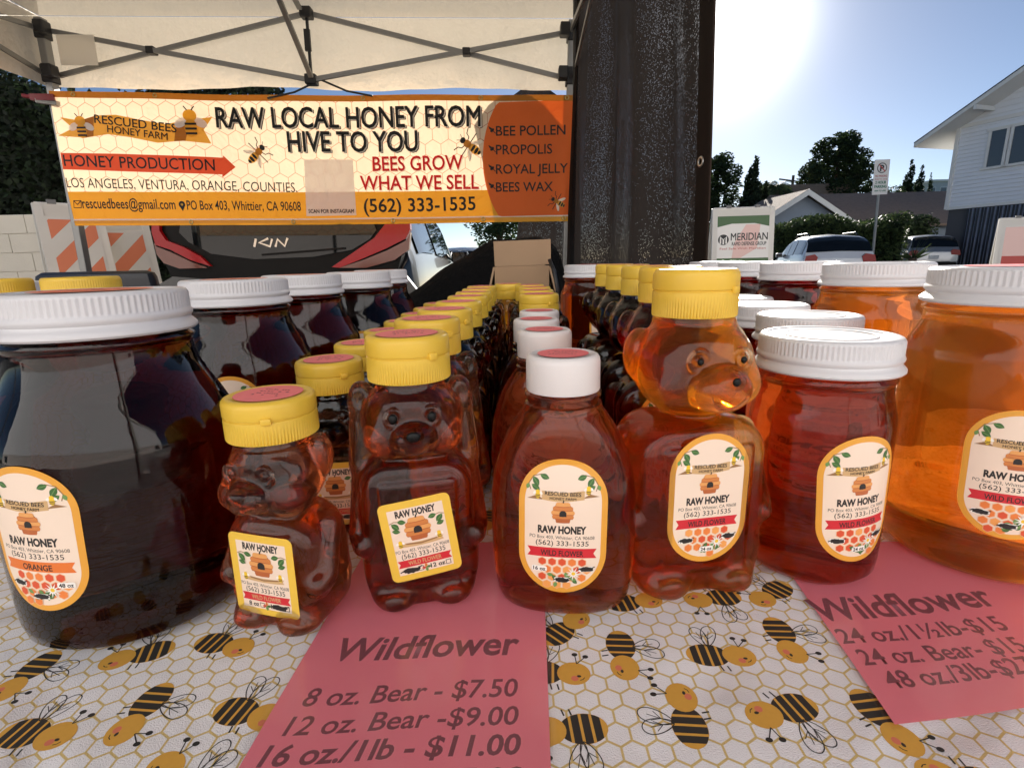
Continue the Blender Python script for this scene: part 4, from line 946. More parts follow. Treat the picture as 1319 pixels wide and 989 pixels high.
p = at(1333, 280, 6.6); a_frame('sign_board', (p.x, p.y, 0), -35, .60, p.z, 'white A-frame board cut off by the right edge of the photo', 'sign board', None, lambda A, w, h: (A.rect(-w*.42, h*.56, w*.42, h*.92, SPK), A.rect(-w*.42, h*.56, w*.42, h*.66, SRD)), 11)
# no parking sign
b = at(1124, 330, 17); t = at(1136, 206, 17); root = empty('parking_sign', (b.x, 17, 0), 0, 'leaning no parking sign on a steel post above the hedge', 'street sign')
lean = (t.x - b.x)/(t.z - b.z); M_ = lambda u, z, y=0: Vector((z*lean*1 - b.z*lean + u, y, z))
mb = MB(); mb.bar(M_(0, 0), M_(0, t.z - .05), .06, .05, mat('post_steel', (.35, .34, .32), .5, metal=.6)); mb.build('post', root)
sg = Art(); hs_ = (at(1136, 206, 17).z - at(1130, 251, 17).z); sw_ = .46; z1 = t.z; zm = z1 - hs_*.56; GRNS = mat('traffic_green', srgb(40, 120, 84), .5)
sg.rect(-sw_/2, zm, sw_/2, z1, SW); sg.ell(0, z1 - .24, .15, .15, BK2); sg.ell(0, z1 - .24, .125, .125, SW); sg.text('P', 0, z1 - .325, .17, BK2, bold=.05); sg.line([(-.10, z1 - .14), (.10, z1 - .34)], .03, SRD)
sg.text('NO PARKING', 0, z1 - .50, .06, SRD, w=.36, bold=.02); sg.text('8AM TO 10AM', 0, z1 - .60, .05, SRD, w=.36, bold=.01)
sg.rect(-sw_/2, z1 - hs_, sw_/2, zm - .012, SW); sg.text('2 HOUR', 0, zm - .13, .08, GRNS, w=.34, bold=.04); sg.text('PARKING', 0, zm - .25, .08, GRNS, w=.38, bold=.04); sg.text('8AM TO 6PM', 0, zm - .36, .05, GRNS, w=.34, bold=.02)
mb = MB(); sg.emit(mb, lambda u, v, h: M_(u, v, -.04 - h), 1.5e-3); mb.box(M_(0, z1 - hs_/2, -.03), (sw_, .012, hs_), SW, Matrix.Rotation(math.atan(lean), 3, 'Y')); mb.build('plate', root, fix=False)
# ================================================================== bottles and jars
H_BROWN = honey('honey_brown', (10, 31, 48), clear=.20, cloud=.05)
H_AMBER = honey('honey_amber', (4.2, 25, 84), clear=.26, cloud=.12)
H_DARK = honey('honey_dark', (42, 88, 130), clear=0.04)
H_BLACK = honey('honey_black', (28, 68, 105), clear=0.03)
H_ORANGE = honey('honey_orange', (4.5, 19, 46), clear=0.28, cloud=.10)
H_RED = honey('honey_red', (7, 34, 66), clear=0.20, cloud=.08)
H_WINE = honey('honey_wine', (22, 80, 105), clear=0.10)
H_GOLD = honey('honey_gold', (2.5, 12, 75), clear=0.16)
YEL = mat('yellow_cap_plastic', srgb(244, 204, 74), 0.34, trans=0.22, noise=0.06, nscale=60)
WHT = mat('white_cap_plastic', srgb(232, 226, 224), 0.35, trans=0.12)
LIDW = mat('white_lid_plastic', srgb(214, 213, 216), 0.38, trans=0.10, noise=0.04, nscale=40)
PINK = mat('pink_sticker', srgb(238, 118, 120), 0.55, noise=0.10, nscale=90)
STXT = mat('sticker_ink', srgb(120, 40, 55), 0.6)
EYE = mat('bear_eye_black', (.004, .004, .004), .35, spec=.2); INK = mat('label_ink', (0.018, 0.015, 0.014), 0.55)
GOLD = mat('label_gold', srgb(226, 160, 58), 0.42, noise=0.05, nscale=150)
LYEL = mat('label_yellow', srgb(232, 190, 70), 0.42, noise=0.05, nscale=150)
CREAM = mat('label_cream', srgb(238, 216, 196), 0.45)
LRED = mat('label_red', srgb(206, 42, 52), 0.45)
LORG = mat('label_orange', srgb(226, 118, 48), 0.45)
LGRN = mat('label_green', srgb(62, 104, 52), 0.5); LGRN2 = mat('label_green_pale', srgb(112, 150, 84), 0.5)
LTAN = mat('label_tan', srgb(206, 168, 118), 0.5); LTAN2 = mat('label_brown', srgb(150, 110, 70), 0.5)
HIVE = [mat('hive_orange_%s' % n, srgb(*c), 0.5) for n, c in (('light', (226, 160, 92)), ('mid', (206, 128, 66)), ('deep', (180, 98, 52)))]
HEXC = [mat('hex_%s' % n, srgb(*c), 0.5) for n, c in (('red', (216, 84, 50)), ('orange', (232, 128, 60)), ('amber', (238, 160, 84)), ('blush', (236, 176, 130)))]
LWHT = mat('label_white', srgb(246, 240, 232), 0.5); LYL = mat('label_bee_yellow', srgb(238, 196, 50), 0.5)

def leaf(A, x, y, l, rot, m):
    c, q = math.cos(rot), math.sin(rot); P = []
    for i in range(13):
        t = i/12; P.append((t*l, 0.30*l*math.sin(math.pi*t)**0.9))
    for i in range(11, 0, -1):
        t = i/12; P.append((t*l, -0.30*l*math.sin(math.pi*t)**0.9))
    A.poly([(x + a*c - b*q, y + a*q + b*c) for a, b in P], m)
    A.line([(x, y), (x + l*0.9*c, y + l*0.9*q)], l*0.06, LGRN2)
def hive(A, x, y, w):
    bands = [(-0.36, 0.62, 2), (-0.19, 0.92, 1), (0.0, 1.0, 0), (0.19, 0.86, 1), (0.36, 0.62, 0)]
    A.ell(x, y, w*0.44, w*0.47, HIVE[2])
    for dy, ww, k in bands:
        A.rrect(x - w*ww/2, y + dy*w - w*0.105, x + w*ww/2, y + dy*w + w*0.105, w*0.10, HIVE[k])
        A.line([(x - w*ww*0.46, y + dy*w - w*0.085), (x, y + dy*w - w*0.10), (x + w*ww*0.46, y + dy*w - w*0.085)], w*0.03, HIVE[2])
    A.ell(x, y - w*0.04, w*0.15, w*0.14, INK); A.rect(x - w*0.15, y - w*0.17, x + w*0.15, y - w*0.04, INK)
    A.line([(x, y + w*0.44), (x + w*0.03, y + w*0.56)], w*0.05, INK)
def scribble(A, x, y, w, h, seed):
    r = random.Random(seed); P = []
    for i in range(22):
        t = 2*math.pi*i/22; k = 1 + r.uniform(-.22, .18)
        P.append((x + w/2*k*math.cos(t), y + h/2*k*math.sin(t)))
    A.poly(P, INK)
    A.line([(x - w*.62, y - h*.1), (x - w*.2, y + h*.45), (x + w*.35, y + h*.2), (x + w*.6, y + h*.5)], h*.2, INK)
def tail_ribbon(A, x0, x1, y0, y1, m, sag=0.0, notch=0.3):
    h = y1 - y0; n = 12; top = []; bot = []
    for i in range(n+1):
        t = i/n; s = sag*(1 - (2*t - 1)**2)
        top.append((x0 + (x1-x0)*t, y1 + s)); bot.append((x0 + (x1-x0)*t, y0 + s))
    A.poly(bot + [(x1 - h*notch, (y0+y1)/2)] + top[::-1] + [(x0 + h*notch, (y0+y1)/2)], m)
def tiny_bee(A, x, y, s):
    A.ell(x - s*.35, y + s*.35, s*.36, s*.2, LWHT, 0.6); A.ell(x + s*.35, y + s*.35, s*.36, s*.2, LWHT, -0.6)
    A.ell(x, y, s*.34, s*.5, LYL)
    for d in (-.25, 0): A.rect(x - s*.3, y + s*d - s*.07, x + s*.3, y + s*d + s*.05, INK)
    A.ell(x, y + s*.5, s*.3, s*.28, LYL)

K = 8.6e-5
def stadium_label(ribbon='WILD FLOWER', rc=None, keep='16', seed=1):
    A = Art(); X = lambda x: (x - 320)*K; Y = lambda y: (495 - y)*K
    A.rrect(X(35), Y(960), X(605), Y(30), 284.9*K, GOLD, n=16)
    A.rrect(X(74), Y(922), X(566), Y(70), 245.9*K, CREAM, n=16)
    for sgn in (-1, 1):
        mx = lambda x: X(320 + sgn*(320 - x)); f = lambda a: a if sgn < 0 else math.pi - a
        A.line([(mx(112), Y(240)), (mx(100), Y(200)), (mx(130), Y(150)), (mx(185), Y(135))], 6*K, LTAN2)
        leaf(A, mx(172), Y(140), 62*K, f(-0.35), LGRN); leaf(A, mx(128), Y(155), 66*K, f(-1.0), LGRN)
        leaf(A, mx(118), Y(205), 62*K, f(-0.55), LGRN); leaf(A, mx(100), Y(200), 40*K, f(-1.9), LGRN2)
    A.poly([(X(88), Y(300)), (X(150), Y(272)), (X(200), Y(300))], LTAN2); A.poly([(X(552), Y(276)), (X(490), Y(258)), (X(440), Y(286))], LTAN2)
    top = [(X(185 + i*27), Y(240 + 10*math.sin(i/10*math.pi*1.2))) for i in range(11)]
    bot = [(a, b - 60*K) for a, b in top]
    A.poly(bot + top[::-1], LTAN)
    A.text('RESCUED BEES', X(318), Y(270), 26*K, INK, w=232*K, bold=0.025, rot=-0.02)
    A.text('HONEY FARM', X(318), Y(298), 19*K, INK, w=168*K, bold=0.02, rot=-0.02)
    tiny_bee(A, X(158), Y(272), 46*K); tiny_bee(A, X(480), Y(240), 46*K)
    hive(A, X(320), Y(382), 150*K)
    A.text('RAW HONEY', X(316), Y(525), 50*K, INK, w=312*K, bold=0.05)
    A.text('PO Box 403, Whittier, CA 90608', X(316), Y(566), 24*K, INK, w=418*K)
    A.text('(562) 333-1535', X(318), Y(612), 36*K, INK, w=342*K, bold=0.004)
    tail_ribbon(A, X(92), X(542), Y(700), Y(632), rc or LRED, sag=3*K)
    A.text(ribbon, X(318), Y(686), 40*K, INK, w=(278*K if len(ribbon) > 8 else 190*K), bold=0.02)
    r = random.Random(seed); hx = 36
    for j in range(4):
        for i in range(-4, 5):
            cx = 320 + i*2*hx*0.9 + (hx*0.9 if j % 2 else 0); cyy = 732 + j*hx*1.55
            if abs(cx - 320) > 185 - max(0, j-1)*30 or (j > 2 and r.random() < .3) or (j < 2 and cx < 170): continue
            q = HEXC[r.choice((0, 0, 1, 1, 2))]
            A.poly([(X(cx + hx*.88*math.cos(R(30+60*k))), Y(cyy + hx*.88*math.sin(R(30+60*k)))) for k in range(6)], HEXC[3], up=(i == -4))
            A.poly([(X(cx + hx*.74*math.cos(R(30+60*k))), Y(cyy + hx*.74*math.sin(R(30+60*k)))) for k in range(6)], q)
    for k in range(9): leaf(A, X(330 + r.uniform(-70, 70)), Y(860 + r.uniform(-30, 32)), 44*K, r.uniform(0, 6.28), r.choice((LGRN, LGRN2)))
    A.star(X(395), Y(812), 18*K, 54*K, 11, LWHT); A.ell(X(395), Y(810), 13*K, 13*K, LYL)
    for o, x, y in (('16', 172, 800), ('24', 320, 872), ('48', 478, 790)):
        A.rrect(X(x - 50), Y(y + 6), X(x + 50), Y(y - 32), 12*K, LWHT)
        A.text(o + ' oz', X(x), Y(y), 26*K, INK, w=82*K, bold=0.03)
        if o != keep: scribble(A, X(x), Y(y - 12), 92*K, 36*K, seed + x)
    return A

def small_label(oz, w=0.041, h=0.050):
    A = Art(); S = w/660; X = lambda x: (x - 330)*S; Y = lambda y: (400 - y)*h/800
    A.rrect(X(0), Y(800), X(660), Y(0), 60*S, LYEL)
    A.rect(X(75), Y(738), X(585), Y(72), CREAM)
    A.text('RAW HONEY', X(330), Y(152), 66*S, INK, w=370*S, bold=0.045)
    hive(A, X(322), Y(288), 250*S)
    for sgn in (-1, 1):
        mx = lambda x: X(330 + sgn*(330 - x)); f = lambda a: a if sgn < 0 else math.pi - a
        A.line([(mx(78), Y(200)), (mx(120), Y(185)), (mx(190), Y(200))], 8*S, LTAN2)
        leaf(A, mx(150), Y(190), 80*S, f(-.25), LGRN); leaf(A, mx(95), Y(200), 90*S, f(-.8), LGRN); leaf(A, mx(90), Y(270), 75*S, f(-.3), LGRN)
    tail_ribbon(A, X(130), X(540), Y(452), Y(412), LTAN, sag=-12*S); A.line([(X(190), Y(425)), (X(330), Y(442)), (X(480), Y(425))], 14*S, LTAN2)
    tiny_bee(A, X(140), Y(430), 60*S); tiny_bee(A, X(505), Y(405), 60*S)
    A.text('PO Box 403, Whittier, CA 90608', X(330), Y(512), 34*S, INK, w=500*S)
    A.text('(562) 333-1535', X(330), Y(572), 50*S, INK, w=410*S, bold=0.004)
    tail_ribbon(A, X(78), X(582), Y(662), Y(588), LRED); A.text('WILD FLOWER', X(330), Y(645), 44*S, LTAN, w=310*S, bold=0.015)
    def tick(x, y): A.rect(X(x-24), Y(y+24), X(x+24), Y(y-24), INK); A.rect(X(x-18), Y(y+18), X(x+18), Y(y-18), CREAM)
    tick(280, 700); tick(540, 700)
    A.text('8 oz', X(190), Y(718), 44*S, INK, w=110*S, bold=0.03); A.text('12 oz', X(440), Y(718), 44*S, INK, w=140*S, bold=0.03)
    scribble(A, X(190 if oz == 12 else 460), Y(702), 170*S, 58*S, oz)
    for k in range(4): leaf(A, X(330), Y(700), 44*S, k*1.6, (LGRN, LORG, LRED, LGRN2)[k])
    return A

def stick_on(name, art, body_me, zc, tilt=0.0, du=0.0, flat=None, off=0.0005, dz=3.5e-5, cut=0.003):
    """press a label against the -y side of a bottle body"""
    bv = BVHTree.FromPolygons([v.co for v in body_me.vertices], [p.vertices for p in body_me.polygons])
    c, q = math.cos(tilt), math.sin(tilt)
    def fn(u, v, h):
        x = u*c - v*q + du; z = zc + u*q + v*c
        if flat is not None: y = flat + 1.2*x*x
        else:
            hit = bv.ray_cast(Vector((x, -0.3, z)), Vector((0, 1, 0))); y = hit[0].y if hit[0] else 0.0
        return (x, y - off - h, z)
    mb = MB(); art.emit(mb, fn, dz, cut)
    return mb.mesh(name, fix=False)
def wrap_on(name, art, r, zc, tilt=0.0, off=0.0004, dz=3.5e-5, cut=0.003):
    c, q = math.cos(tilt), math.sin(tilt)
    def fn(u, v, h):
        x = u*c - v*q; z = zc + u*q + v*c; a = x/r; rr = r + off + h
        return (rr*math.sin(a), -rr*math.cos(a), z)
    mb = MB(); art.emit(mb, fn, dz, cut)
    return mb.mesh(name, fix=False)

# ---- closures
def flip_cap_mesh(r, h):
    N = 264; mb = MB()
    P = [(r*.90, 0), (r*.985, 0), (r, h*.03), (r, h*.06), (r, h*.46), (r*.99, h*.53), (r*.965, h*.545), (r*.965, h*.565), (r*.995, h*.58),
         (r*1.0, h*.60), (r*1.0, h*.86), (r*.985, h*.93), (r*.95, h*.975), (r*.90, h), (r*.80, h), (r*.78, h*.985), (0.0001, h*.985)]
    mb.lathe([(0.0001, h*.02)] + P, YEL, N, rib=lambda i, k: 0.965 if (i in (3, 4) and k % 3 == 0) else 1)
    mb.box((r*.55, -r*.84, h*.575), (r*.22, r*.12, h*.16), YEL, Matrix.Rotation(R(33), 3, 'Z'), bev=r*.03)
    return mb.mesh('cap', smooth=40)
def plain_cap_mesh(r, h):
    mb = MB()
    mb.lathe([(0.0001, .001), (r*.9, 0), (r*.985, 0), (r, h*.04), (r, h*.80), (r*.985, h*.90), (r*.94, h*.97), (r*.88, h), (r*.82, h), (r*.80, h*.985), (0.0001, h*.985)], WHT, 96)
    return mb.mesh('cap', smooth=40)
def lid_mesh(r, h, m, ringed=True):
    N = 384; mb = MB()
    P = [(0.0001, .0005), (r*.93, 0), (r*1.02, 0), (r*1.045, h*.05), (r*1.045, h*.12), (r*1.01, h*.20), (r*.985, h*.25), (r*.98, h*.30), (r*1.005, h*.36), (r*1.012, h*.42), (r*1.0, h*.47),
         (r*.99, h*.50), (r*.992, h*.54), (r*.992, h*.86), (r*.985, h*.91), (r*.965, h*.965), (r*.93, h*.995), (r*.88, h), (r*.85, h*.985), (r*.84, h*.96), (r*.66, h*.955)]
    if ringed: P += [(r*.65, h*.985), (r*.61, h*.985), (r*.60, h*.955)]
    P += [(0.0001, h*.95)]
    mb.lathe(P, m, N, rib=lambda i, k: 0.986 if (i in (12, 13) and k % 4 in (2, 3)) else 1)
    return mb.mesh('lid', smooth=42)
def sticker_mesh(r, m=None, seed=3):
    A = Art(); rr = random.Random(seed); A.ell(0, 0, r, r, m or PINK, n=40)
    for k, (w, hh) in enumerate(((.9, .5), (1.2, .2), (.8, -.1), (1.1, -.35))):
        n = 9
        for i in range(n):
            x = -w*r/2 + w*r*i/n
            if rr.random() < .8: A.rect(x, hh*r*.8, x + w*r/n*.7, hh*r*.8 + r*.09*rr.uniform(.5, 1), STXT)
    mb = MB(); A.emit(mb, lambda u, v, h: (u, v, h), 1.5e-5); return mb.mesh('sticker', fix=False)

# ---- bodies
def jar_profile(r, rn, h, sh=0.022, base=0.92, lidz=None):
    """r body, rn neck, h shoulder height; closed solid"""
    P = [(0.0001, 0.0035), (r*base*.75, 0.003), (r*base*.86, 0.0), (r*base*.95, 0.0012), (r*.975, 0.006), (r*.995, 0.013), (r, 0.025), (r, h*.55), (r, h - .012)]
    for i in range(1, 13):
        t = i/12; s = t*t*(3 - 2*t)
        P.append((r + (rn - r)*s, h - .012 + (sh + .012)*t))
    z = h + sh
    P += [(rn*1.0, z + .002), (rn*1.035, z + .0035), (rn*1.035, z + .005), (rn*.99, z + .0065), (rn*.98, lidz or z + .018), (rn*.9, (lidz or z + .018) + .001), (0.0001, (lidz or z + .018) + .001)]
    return P
def lathe_mesh(name, P, m, n=96, sx=1, sy=1):
    mb = MB(); mb.lathe(P, m, n, sx=sx, sy=sy); return mb.mesh(name, smooth=60)

def bear_sdf(S, kind):
    """S scales the 12 oz bear; kind changes head and panel"""
    hd = {'8': (.0268, .0245, .0240, .0900), '12': (.0290, .0258, .0250, .1140), '24': (.0295, .0280, .0262, .1170)}[kind]
    zt = {'8': .0690, '12': .0930, '24': .0920}[kind]
    bx = {'8': (.0285, .0250), '12': (.0330, .0275), '24': (.0345, .0285)}[kind]
    nr = {'8': .0195, '12': .0195, '24': .0195}[kind]
    hz = hd[3]; ntop = {'8': .1270, '12': .1495, '24': .1500}[kind]
    fy = -bx[1]*.80
    def f(P):
        P = P/S
        A = np.stack([np.abs(P[..., 0]), P[..., 1], P[..., 2]], axis=-1)
        b = s_box(A, (0, 0, zt/2 + .002), (bx[0], bx[1], zt/2 - .002), .0185)
        b = smin(b, s_ell(A, (0, .002, .036), (bx[0]*1.04, bx[1]*1.02, .034)), .012)
        b = smin(b, s_box(A, (0, .001, .0150), (bx[0]*.93, bx[1]*.90, .0145), .010), .008)
        b = smax(b, fy - P[..., 1], .005)                                             # flat front
        pan = s_box(A, (0, fy + .003, zt*.52), (bx[0]*.70, .0050, zt*.375), .0045)     # raised label panel
        b = smin(b, pan, .0012)
        b = smin(b, s_ell(A, (bx[0]*.50, fy + .003, .0085), (.0120, .0105, .0080)), .004)    # feet
        b = smin(b, s_ell(A, (bx[0]*.52, fy - .0055, .0095), (.0065, .0030, .0050)), .0015)
        b = smin(b, s_cap(A, (bx[0]*.93, .003, zt*.86), (bx[0]*1.06, -.009, zt*.50), .0075, .0065), .003)
        b = smin(b, s_ell(A, (bx[0]*1.0, -.014, zt*.45), (.0065, .0075, .0065)), .004)
        h = s_ell(A, (0, -.001, hz), hd[:3])
        h = smin(h, s_ell(A, (hd[0]*.55, -.013, hz - .008), (.0120, .0120, .0115)), .0045)     # cheeks
        k24 = 1.18 if kind == '24' else 1.0
        sn = s_ell(A, (0, -hd[1]*.94, hz - .0055*k24), (.0125*k24, .0120*k24, .0095*k24))
        h = smin(h, sn, .0022)
        h = smin(h, s_ell(A, (0, -hd[1]*.94 - .0100, hz - .001), (.0048, .0040, .0034)), .002)
        h = smin(h, s_ell(A, (0, -hd[1]*.6, hz + .012), (.016, .008, .006)), .005)             # brow
        ex = .0105; ey = -hd[1]*math.sqrt(max(0, 1 - (ex/hd[0])**2 - (.0065/hd[2])**2)) - .0012
        h = smin(h, s_tor(A, (ex, ey, hz + .0065), .0046, .0011), .0012)
        h = smin(h, s_ell(A, (ex, ey + .0005, hz + .0065), (.0026, .0022, .0026)), .001)
        if kind == '24': er = s_ell(A, (hd[0]*.84, .006, hz + .005), (.0082, .0090, .0135))
        elif kind == '8': er = s_ell(A, (hd[0]*.90, .006, hz + .009), (.0065, .0075, .0130))
        else:
            er = smin(s_ell(A, (hd[0]*.98, .004, hz + hd[2]*.52), (.0075, .0065, .0095)), s_cap(A, (hd[0]*1.02, .006, hz + .006), (hd[0]*1.10, .004, zt - .006), .0065, .0075), .006)
        if kind == '12': er = smax(er, -s_ell(A, (hd[0]*1.03, -.0045, hz + hd[2]*.50), (.0042, .0040, .0058)), .002)
        h = smin(h, er, .0022)
        m_ = np.abs(np.hypot(A[..., 0], (P[..., 2] - (hz - .0065))*1.15) - .0075); 
        groove = np.maximum(np.maximum(m_ - .0006, P[..., 2] - (hz - .0085)), P[..., 1] + hd[1]*.9)
        h = smax(h, -(groove - .0004), .0012)
        d = smin(b, h, .0042)
        d = smin(d, s_cyl(P, hz, ntop, nr), .004)
        rg = s_cyl(P, ntop - .0215, ntop - .0195, nr*1.10); d = smin(d, rg, .0012)
        d = smax(d, .0006 - P[..., 2], .001)
        return d*S*0.9
    return f, fy, hz, hd, zt

def thing(name, loc, rz, label, cat, group): return empty(name, (loc[0], loc[1], TZ + .0012), rz, label, cat, group)
def part(name, me, root, loc=(0, 0, 0), rz=0.0, parent=None):
    o = bpy.data.objects.new(name, me); col.objects.link(o); o.parent = parent or root; o.location = loc; o.rotation_euler = (0, 0, rz); return o
def set_mat(root, m, name='body'):
    for ch in root.children:
        if ch.name.split('.')[0] == name:
            ch.material_slots[0].link = 'OBJECT'; ch.material_slots[0].material = m

def make_bear(kind, hm, cap_r, tot, res, lab, lz, tilt, name, **kw):
    S = {'8': 1.0, '12': 1.0, '24': 1.195}[kind]; f, fy, hz, hd, zt = bear_sdf(S, kind)
    ntop = {'8': .1270, '12': .1495, '24': .1500}[kind]*S
    me = net_mesh('body', f, (-.05*S, -.047*S, -.003), (.05*S, .042*S, ntop + .004), res, hm)
    root = empty(name)
    part('body', me, root)
    ch = {'8': .0225, '12': .0255, '24': .0265}[kind]
    cap = part('cap', flip_cap_mesh(cap_r, ch), root, (0, 0, tot - ch))
    part('sticker', sticker_mesh(cap_r*.74), root, (0, 0, ch + .0001), parent=cap)
    part('label', stick_on('label', lab, me, lz, tilt, flat=(fy - .0020)*S, **kw), root)
    bv = BVHTree.FromPolygons([v.co for v in me.vertices], [p.vertices for p in me.polygons])
    def dot(nm, x, z, rx, rz_):
        hit = bv.ray_cast(Vector((x, -.3, z)), Vector((0, 1, 0)))[0]
        mb = MB(); n = 14; vs = []; fs = []
        for i in range(5):
            a = i/4*math.pi/2
            for k in range(n):
                t = 2*math.pi*k/n; vs.append((rx*math.sin(a)*math.cos(t), -.0016*math.cos(a) - .0002, rz_*math.sin(a)*math.sin(t)))
        for i in range(4):
            for k in range(n): fs.append((i*n + k, i*n + (k+1) % n, (i+1)*n + (k+1) % n, (i+1)*n + k))
        fs.append(tuple(range(4*n, 5*n))); mb.add(vs, fs, EYE)
        o = mb.build(nm, root, True, (x, hit.y, z))
    er = .0026*S if kind == '12' else .0015*S
    if kind != '8':
        for s in (-1, 1): dot('eye', s*.0105*S, (hz + .0065)*S, er, er*1.15)
        dot('nose', 0, (hz - .0005)*S, .0038*S if kind == '12' else .0019*S, .0031*S if kind == '12' else .0021*S)
    return root

# the prototypes stand where the front bottles of the photograph stand
G8, G12, G16, G24 = 'small honey bears in rows', 'middle sized honey bears in rows', 'flat oval honey bottles in a row', 'large honey bears in a row'
GL, GR, GJ = 'big dark honey jars in a row', 'big light honey jars in a row', 'pint honey jars in a row'
def place(root, x, y, rz=0.0, label=None, cat=None, group=None, z=None):
    root.location = (x, y, TZ + .0012 if z is None else z); root.rotation_euler = (0, 0, R(rz)); props(root, label, cat, group); return root

bear8 = place(make_bear('8', H_BROWN, .0240, .1350, .0009, small_label(8, .0405, .0495), .0370, R(-1), 'honey_bear_bottle'), -.1330, .2760, -15,
    'smallest brown honey bear at the front, yellow flip cap, label ticked 8 oz', 'honey bottle', G8)
bear12 = place(make_bear('12', H_BROWN, .0238, .1635, .0009, small_label(12), .0475, R(7), 'honey_bear_bottle'), -.0595, .2965, 11,
    'front brown honey bear with black eyes and nose and tilted 12 oz label', 'honey bottle', G12)
bear24 = place(make_bear('24', H_AMBER, .0240, .1955, .0010, stadium_label(keep='24', seed=5), .0655, 0, 'honey_bear_bottle'), .1078, .3070, 9,
    'tall front honey bear with glowing amber head, yellow cap and oval 24 oz label', 'honey bottle', G24)

q = []
P16 = [(0.0001, .003), (.030, .0025), (.0355, .0), (.0385, .0015), (.0405, .006), (.0422, .016), (.0432, .032), (.0435, .050), (.0428, .068), (.0408, .082), (.0374, .094), (.0334, .1035), (.0294, .1105), (.0260, .1155), (.0235, .1190), (.0222, .1212), (.0220, .1232), (.0206, .1240)]
P16N = [(.0204, .1272), (.0218, .1278), (.0218, .1291), (.0200, .1300), (.0200, .1440), (0.0001, .1440)]
def oval_body(m):
    mb = MB(); n = 128; vs = []; fs = []; prof = P16 + P16N
    for i, (r, z) in enumerate(prof):
        fl = min(1, max(0, (z - .092)/.030)); e = .66 + .34*fl*fl*(3 - 2*fl)
        ex = 2.35 - .35*fl
        for k in range(n):
            t = 2*math.pi*k/n; c, s = math.cos(t), math.sin(t)
            w = (abs(c)**ex + abs(s)**ex)**(-1/ex)
            vs.append((r*w*c, r*w*s*e, z))
    for i in range(len(prof)-1):
        for k in range(n):
            a = i*n + k; b = i*n + (k+1) % n; fs.append((a, b, b+n, a+n))
    fs.append(tuple(reversed(range(n)))); fs.append(tuple(range((len(prof)-1)*n, len(prof)*n)))
    mb.add(vs, fs, m); me = mb.mesh('body', smooth=50)
    return me
ov = oval_body(H_BROWN)
oval16 = empty('honey_bottle'); part('body', ov, oval16)
c_ = part('cap', plain_cap_mesh(.0210, .0205), oval16, (0, 0, .1305)); part('sticker', sticker_mesh(.0145, seed=9), oval16, (0, 0, .0206), parent=c_)
part('label', stick_on('label', stadium_label(keep='16', seed=2), ov, .0575, R(-1)), oval16)
place(oval16, .0292, .2900, -6, 'front flat oval honey bottle with smooth white cap and 16 oz label', 'honey bottle', G16)

def make_jar(r, rn, h, lidz, lid_r, lid_h, hm, art, lz, tilt, sh=.022, lid_m=None, stick=None, ringed=True, base=.92):
    root = empty('honey_jar')
    part('body', lathe_mesh('body', jar_profile(r, rn, h, sh, base, lidz + lid_h*.8), hm, 128), root)
    ld = part('lid', lid_mesh(lid_r, lid_h, lid_m or LIDW, ringed), root, (0, 0, lidz))
    if stick: part('sticker', sticker_mesh(lid_r*.62, stick, 4), root, (0, 0, lid_h*.955 + .0012), parent=ld)
    if art: part('label', wrap_on('label', art, r, lz, tilt), root)
    return root
OST = mat('orange_sticker', srgb(226, 120, 88), 0.55, noise=0.1, nscale=60)
jarL = place(make_jar(.063, .0445, .118, .168, .0465, .0235, H_BLACK, stadium_label('ORANGE', LORG, '48', 8), .071, R(-3), sh=.042, stick=OST, ringed=False), -.2360, .3000, -6,
    'big near-black honey jar at the front left corner, label with an ORANGE ribbon', 'honey jar', GL)
jarR = place(make_jar(.0555, .0475, .150, .170, .0490, .0225, H_ORANGE, stadium_label(keep='48', seed=12), .073, R(2), sh=.012, stick=PINK), .322, .330, -31,
    'big glowing orange honey jar at the front right corner, pink sticker on its white lid', 'honey jar', GR)
jarP = place(make_jar(.0415, .0375, .110, .1325, .0400, .0215, H_RED, stadium_label(keep='24', seed=15), .0605, R(4), sh=.014), .1988, .3225, 7,
    'front red amber pint jar with plain white ringed lid and 24 oz label', 'honey jar', GJ)

# ---- the rows behind them
ordn = ['second', 'third', 'fourth', 'fifth', 'sixth', 'seventh', 'eighth', 'ninth']
for i, (x, y) in enumerate([(-.0607, .3790), (-.0567, .4537), (-.0530, .5372), (-.0500, .6204), (-.0486, .7000), (-.0470, .7800), (-.0461, .8600)]):
    o = copy_tree(bear12); place(o, x, y, 11 + rnd.uniform(-14, 14)); set_mat(o, H_DARK if i else H_BROWN)
    o['label'] = '%s bear from the front in the yellow capped row behind the 12 oz bear' % ordn[i]
for i, (x, y) in enumerate([(-.1350, .3791), (-.1330, .4600), (-.1300, .5450), (-.1290, .6300), (-.1270, .7200), (-.1250, .8050), (-.1240, .8950)]):
    o = copy_tree(bear8); place(o, x, y, 4 + rnd.uniform(-14, 14)); set_mat(o, H_DARK)
    o['label'] = '%s small bear from the front in the row beside the big dark jars' % ordn[i]
for i, (x, y) in enumerate([(.0257, .3975), (.0234, .4730), (.0303, .5510)]):
    o = copy_tree(oval16); place(o, x, y, -4 + rnd.uniform(-3, 3)); set_mat(o, H_DARK if i else H_BROWN)
    o['label'] = '%s white capped oval bottle from the front in the centre row' % ordn[i]
for i, (x, y) in enumerate([(.0345, .6280), (.0355, .7100), (.0370, .7880), (.0328, .8640)]):
    o = copy_tree(bear12); place(o, x, y, rnd.uniform(-16, 16)); set_mat(o, H_DARK)
    o['label'] = '%s yellow capped bear in the centre row counted from the white capped bottles' % ['first', 'second', 'third', 'fourth'][i]
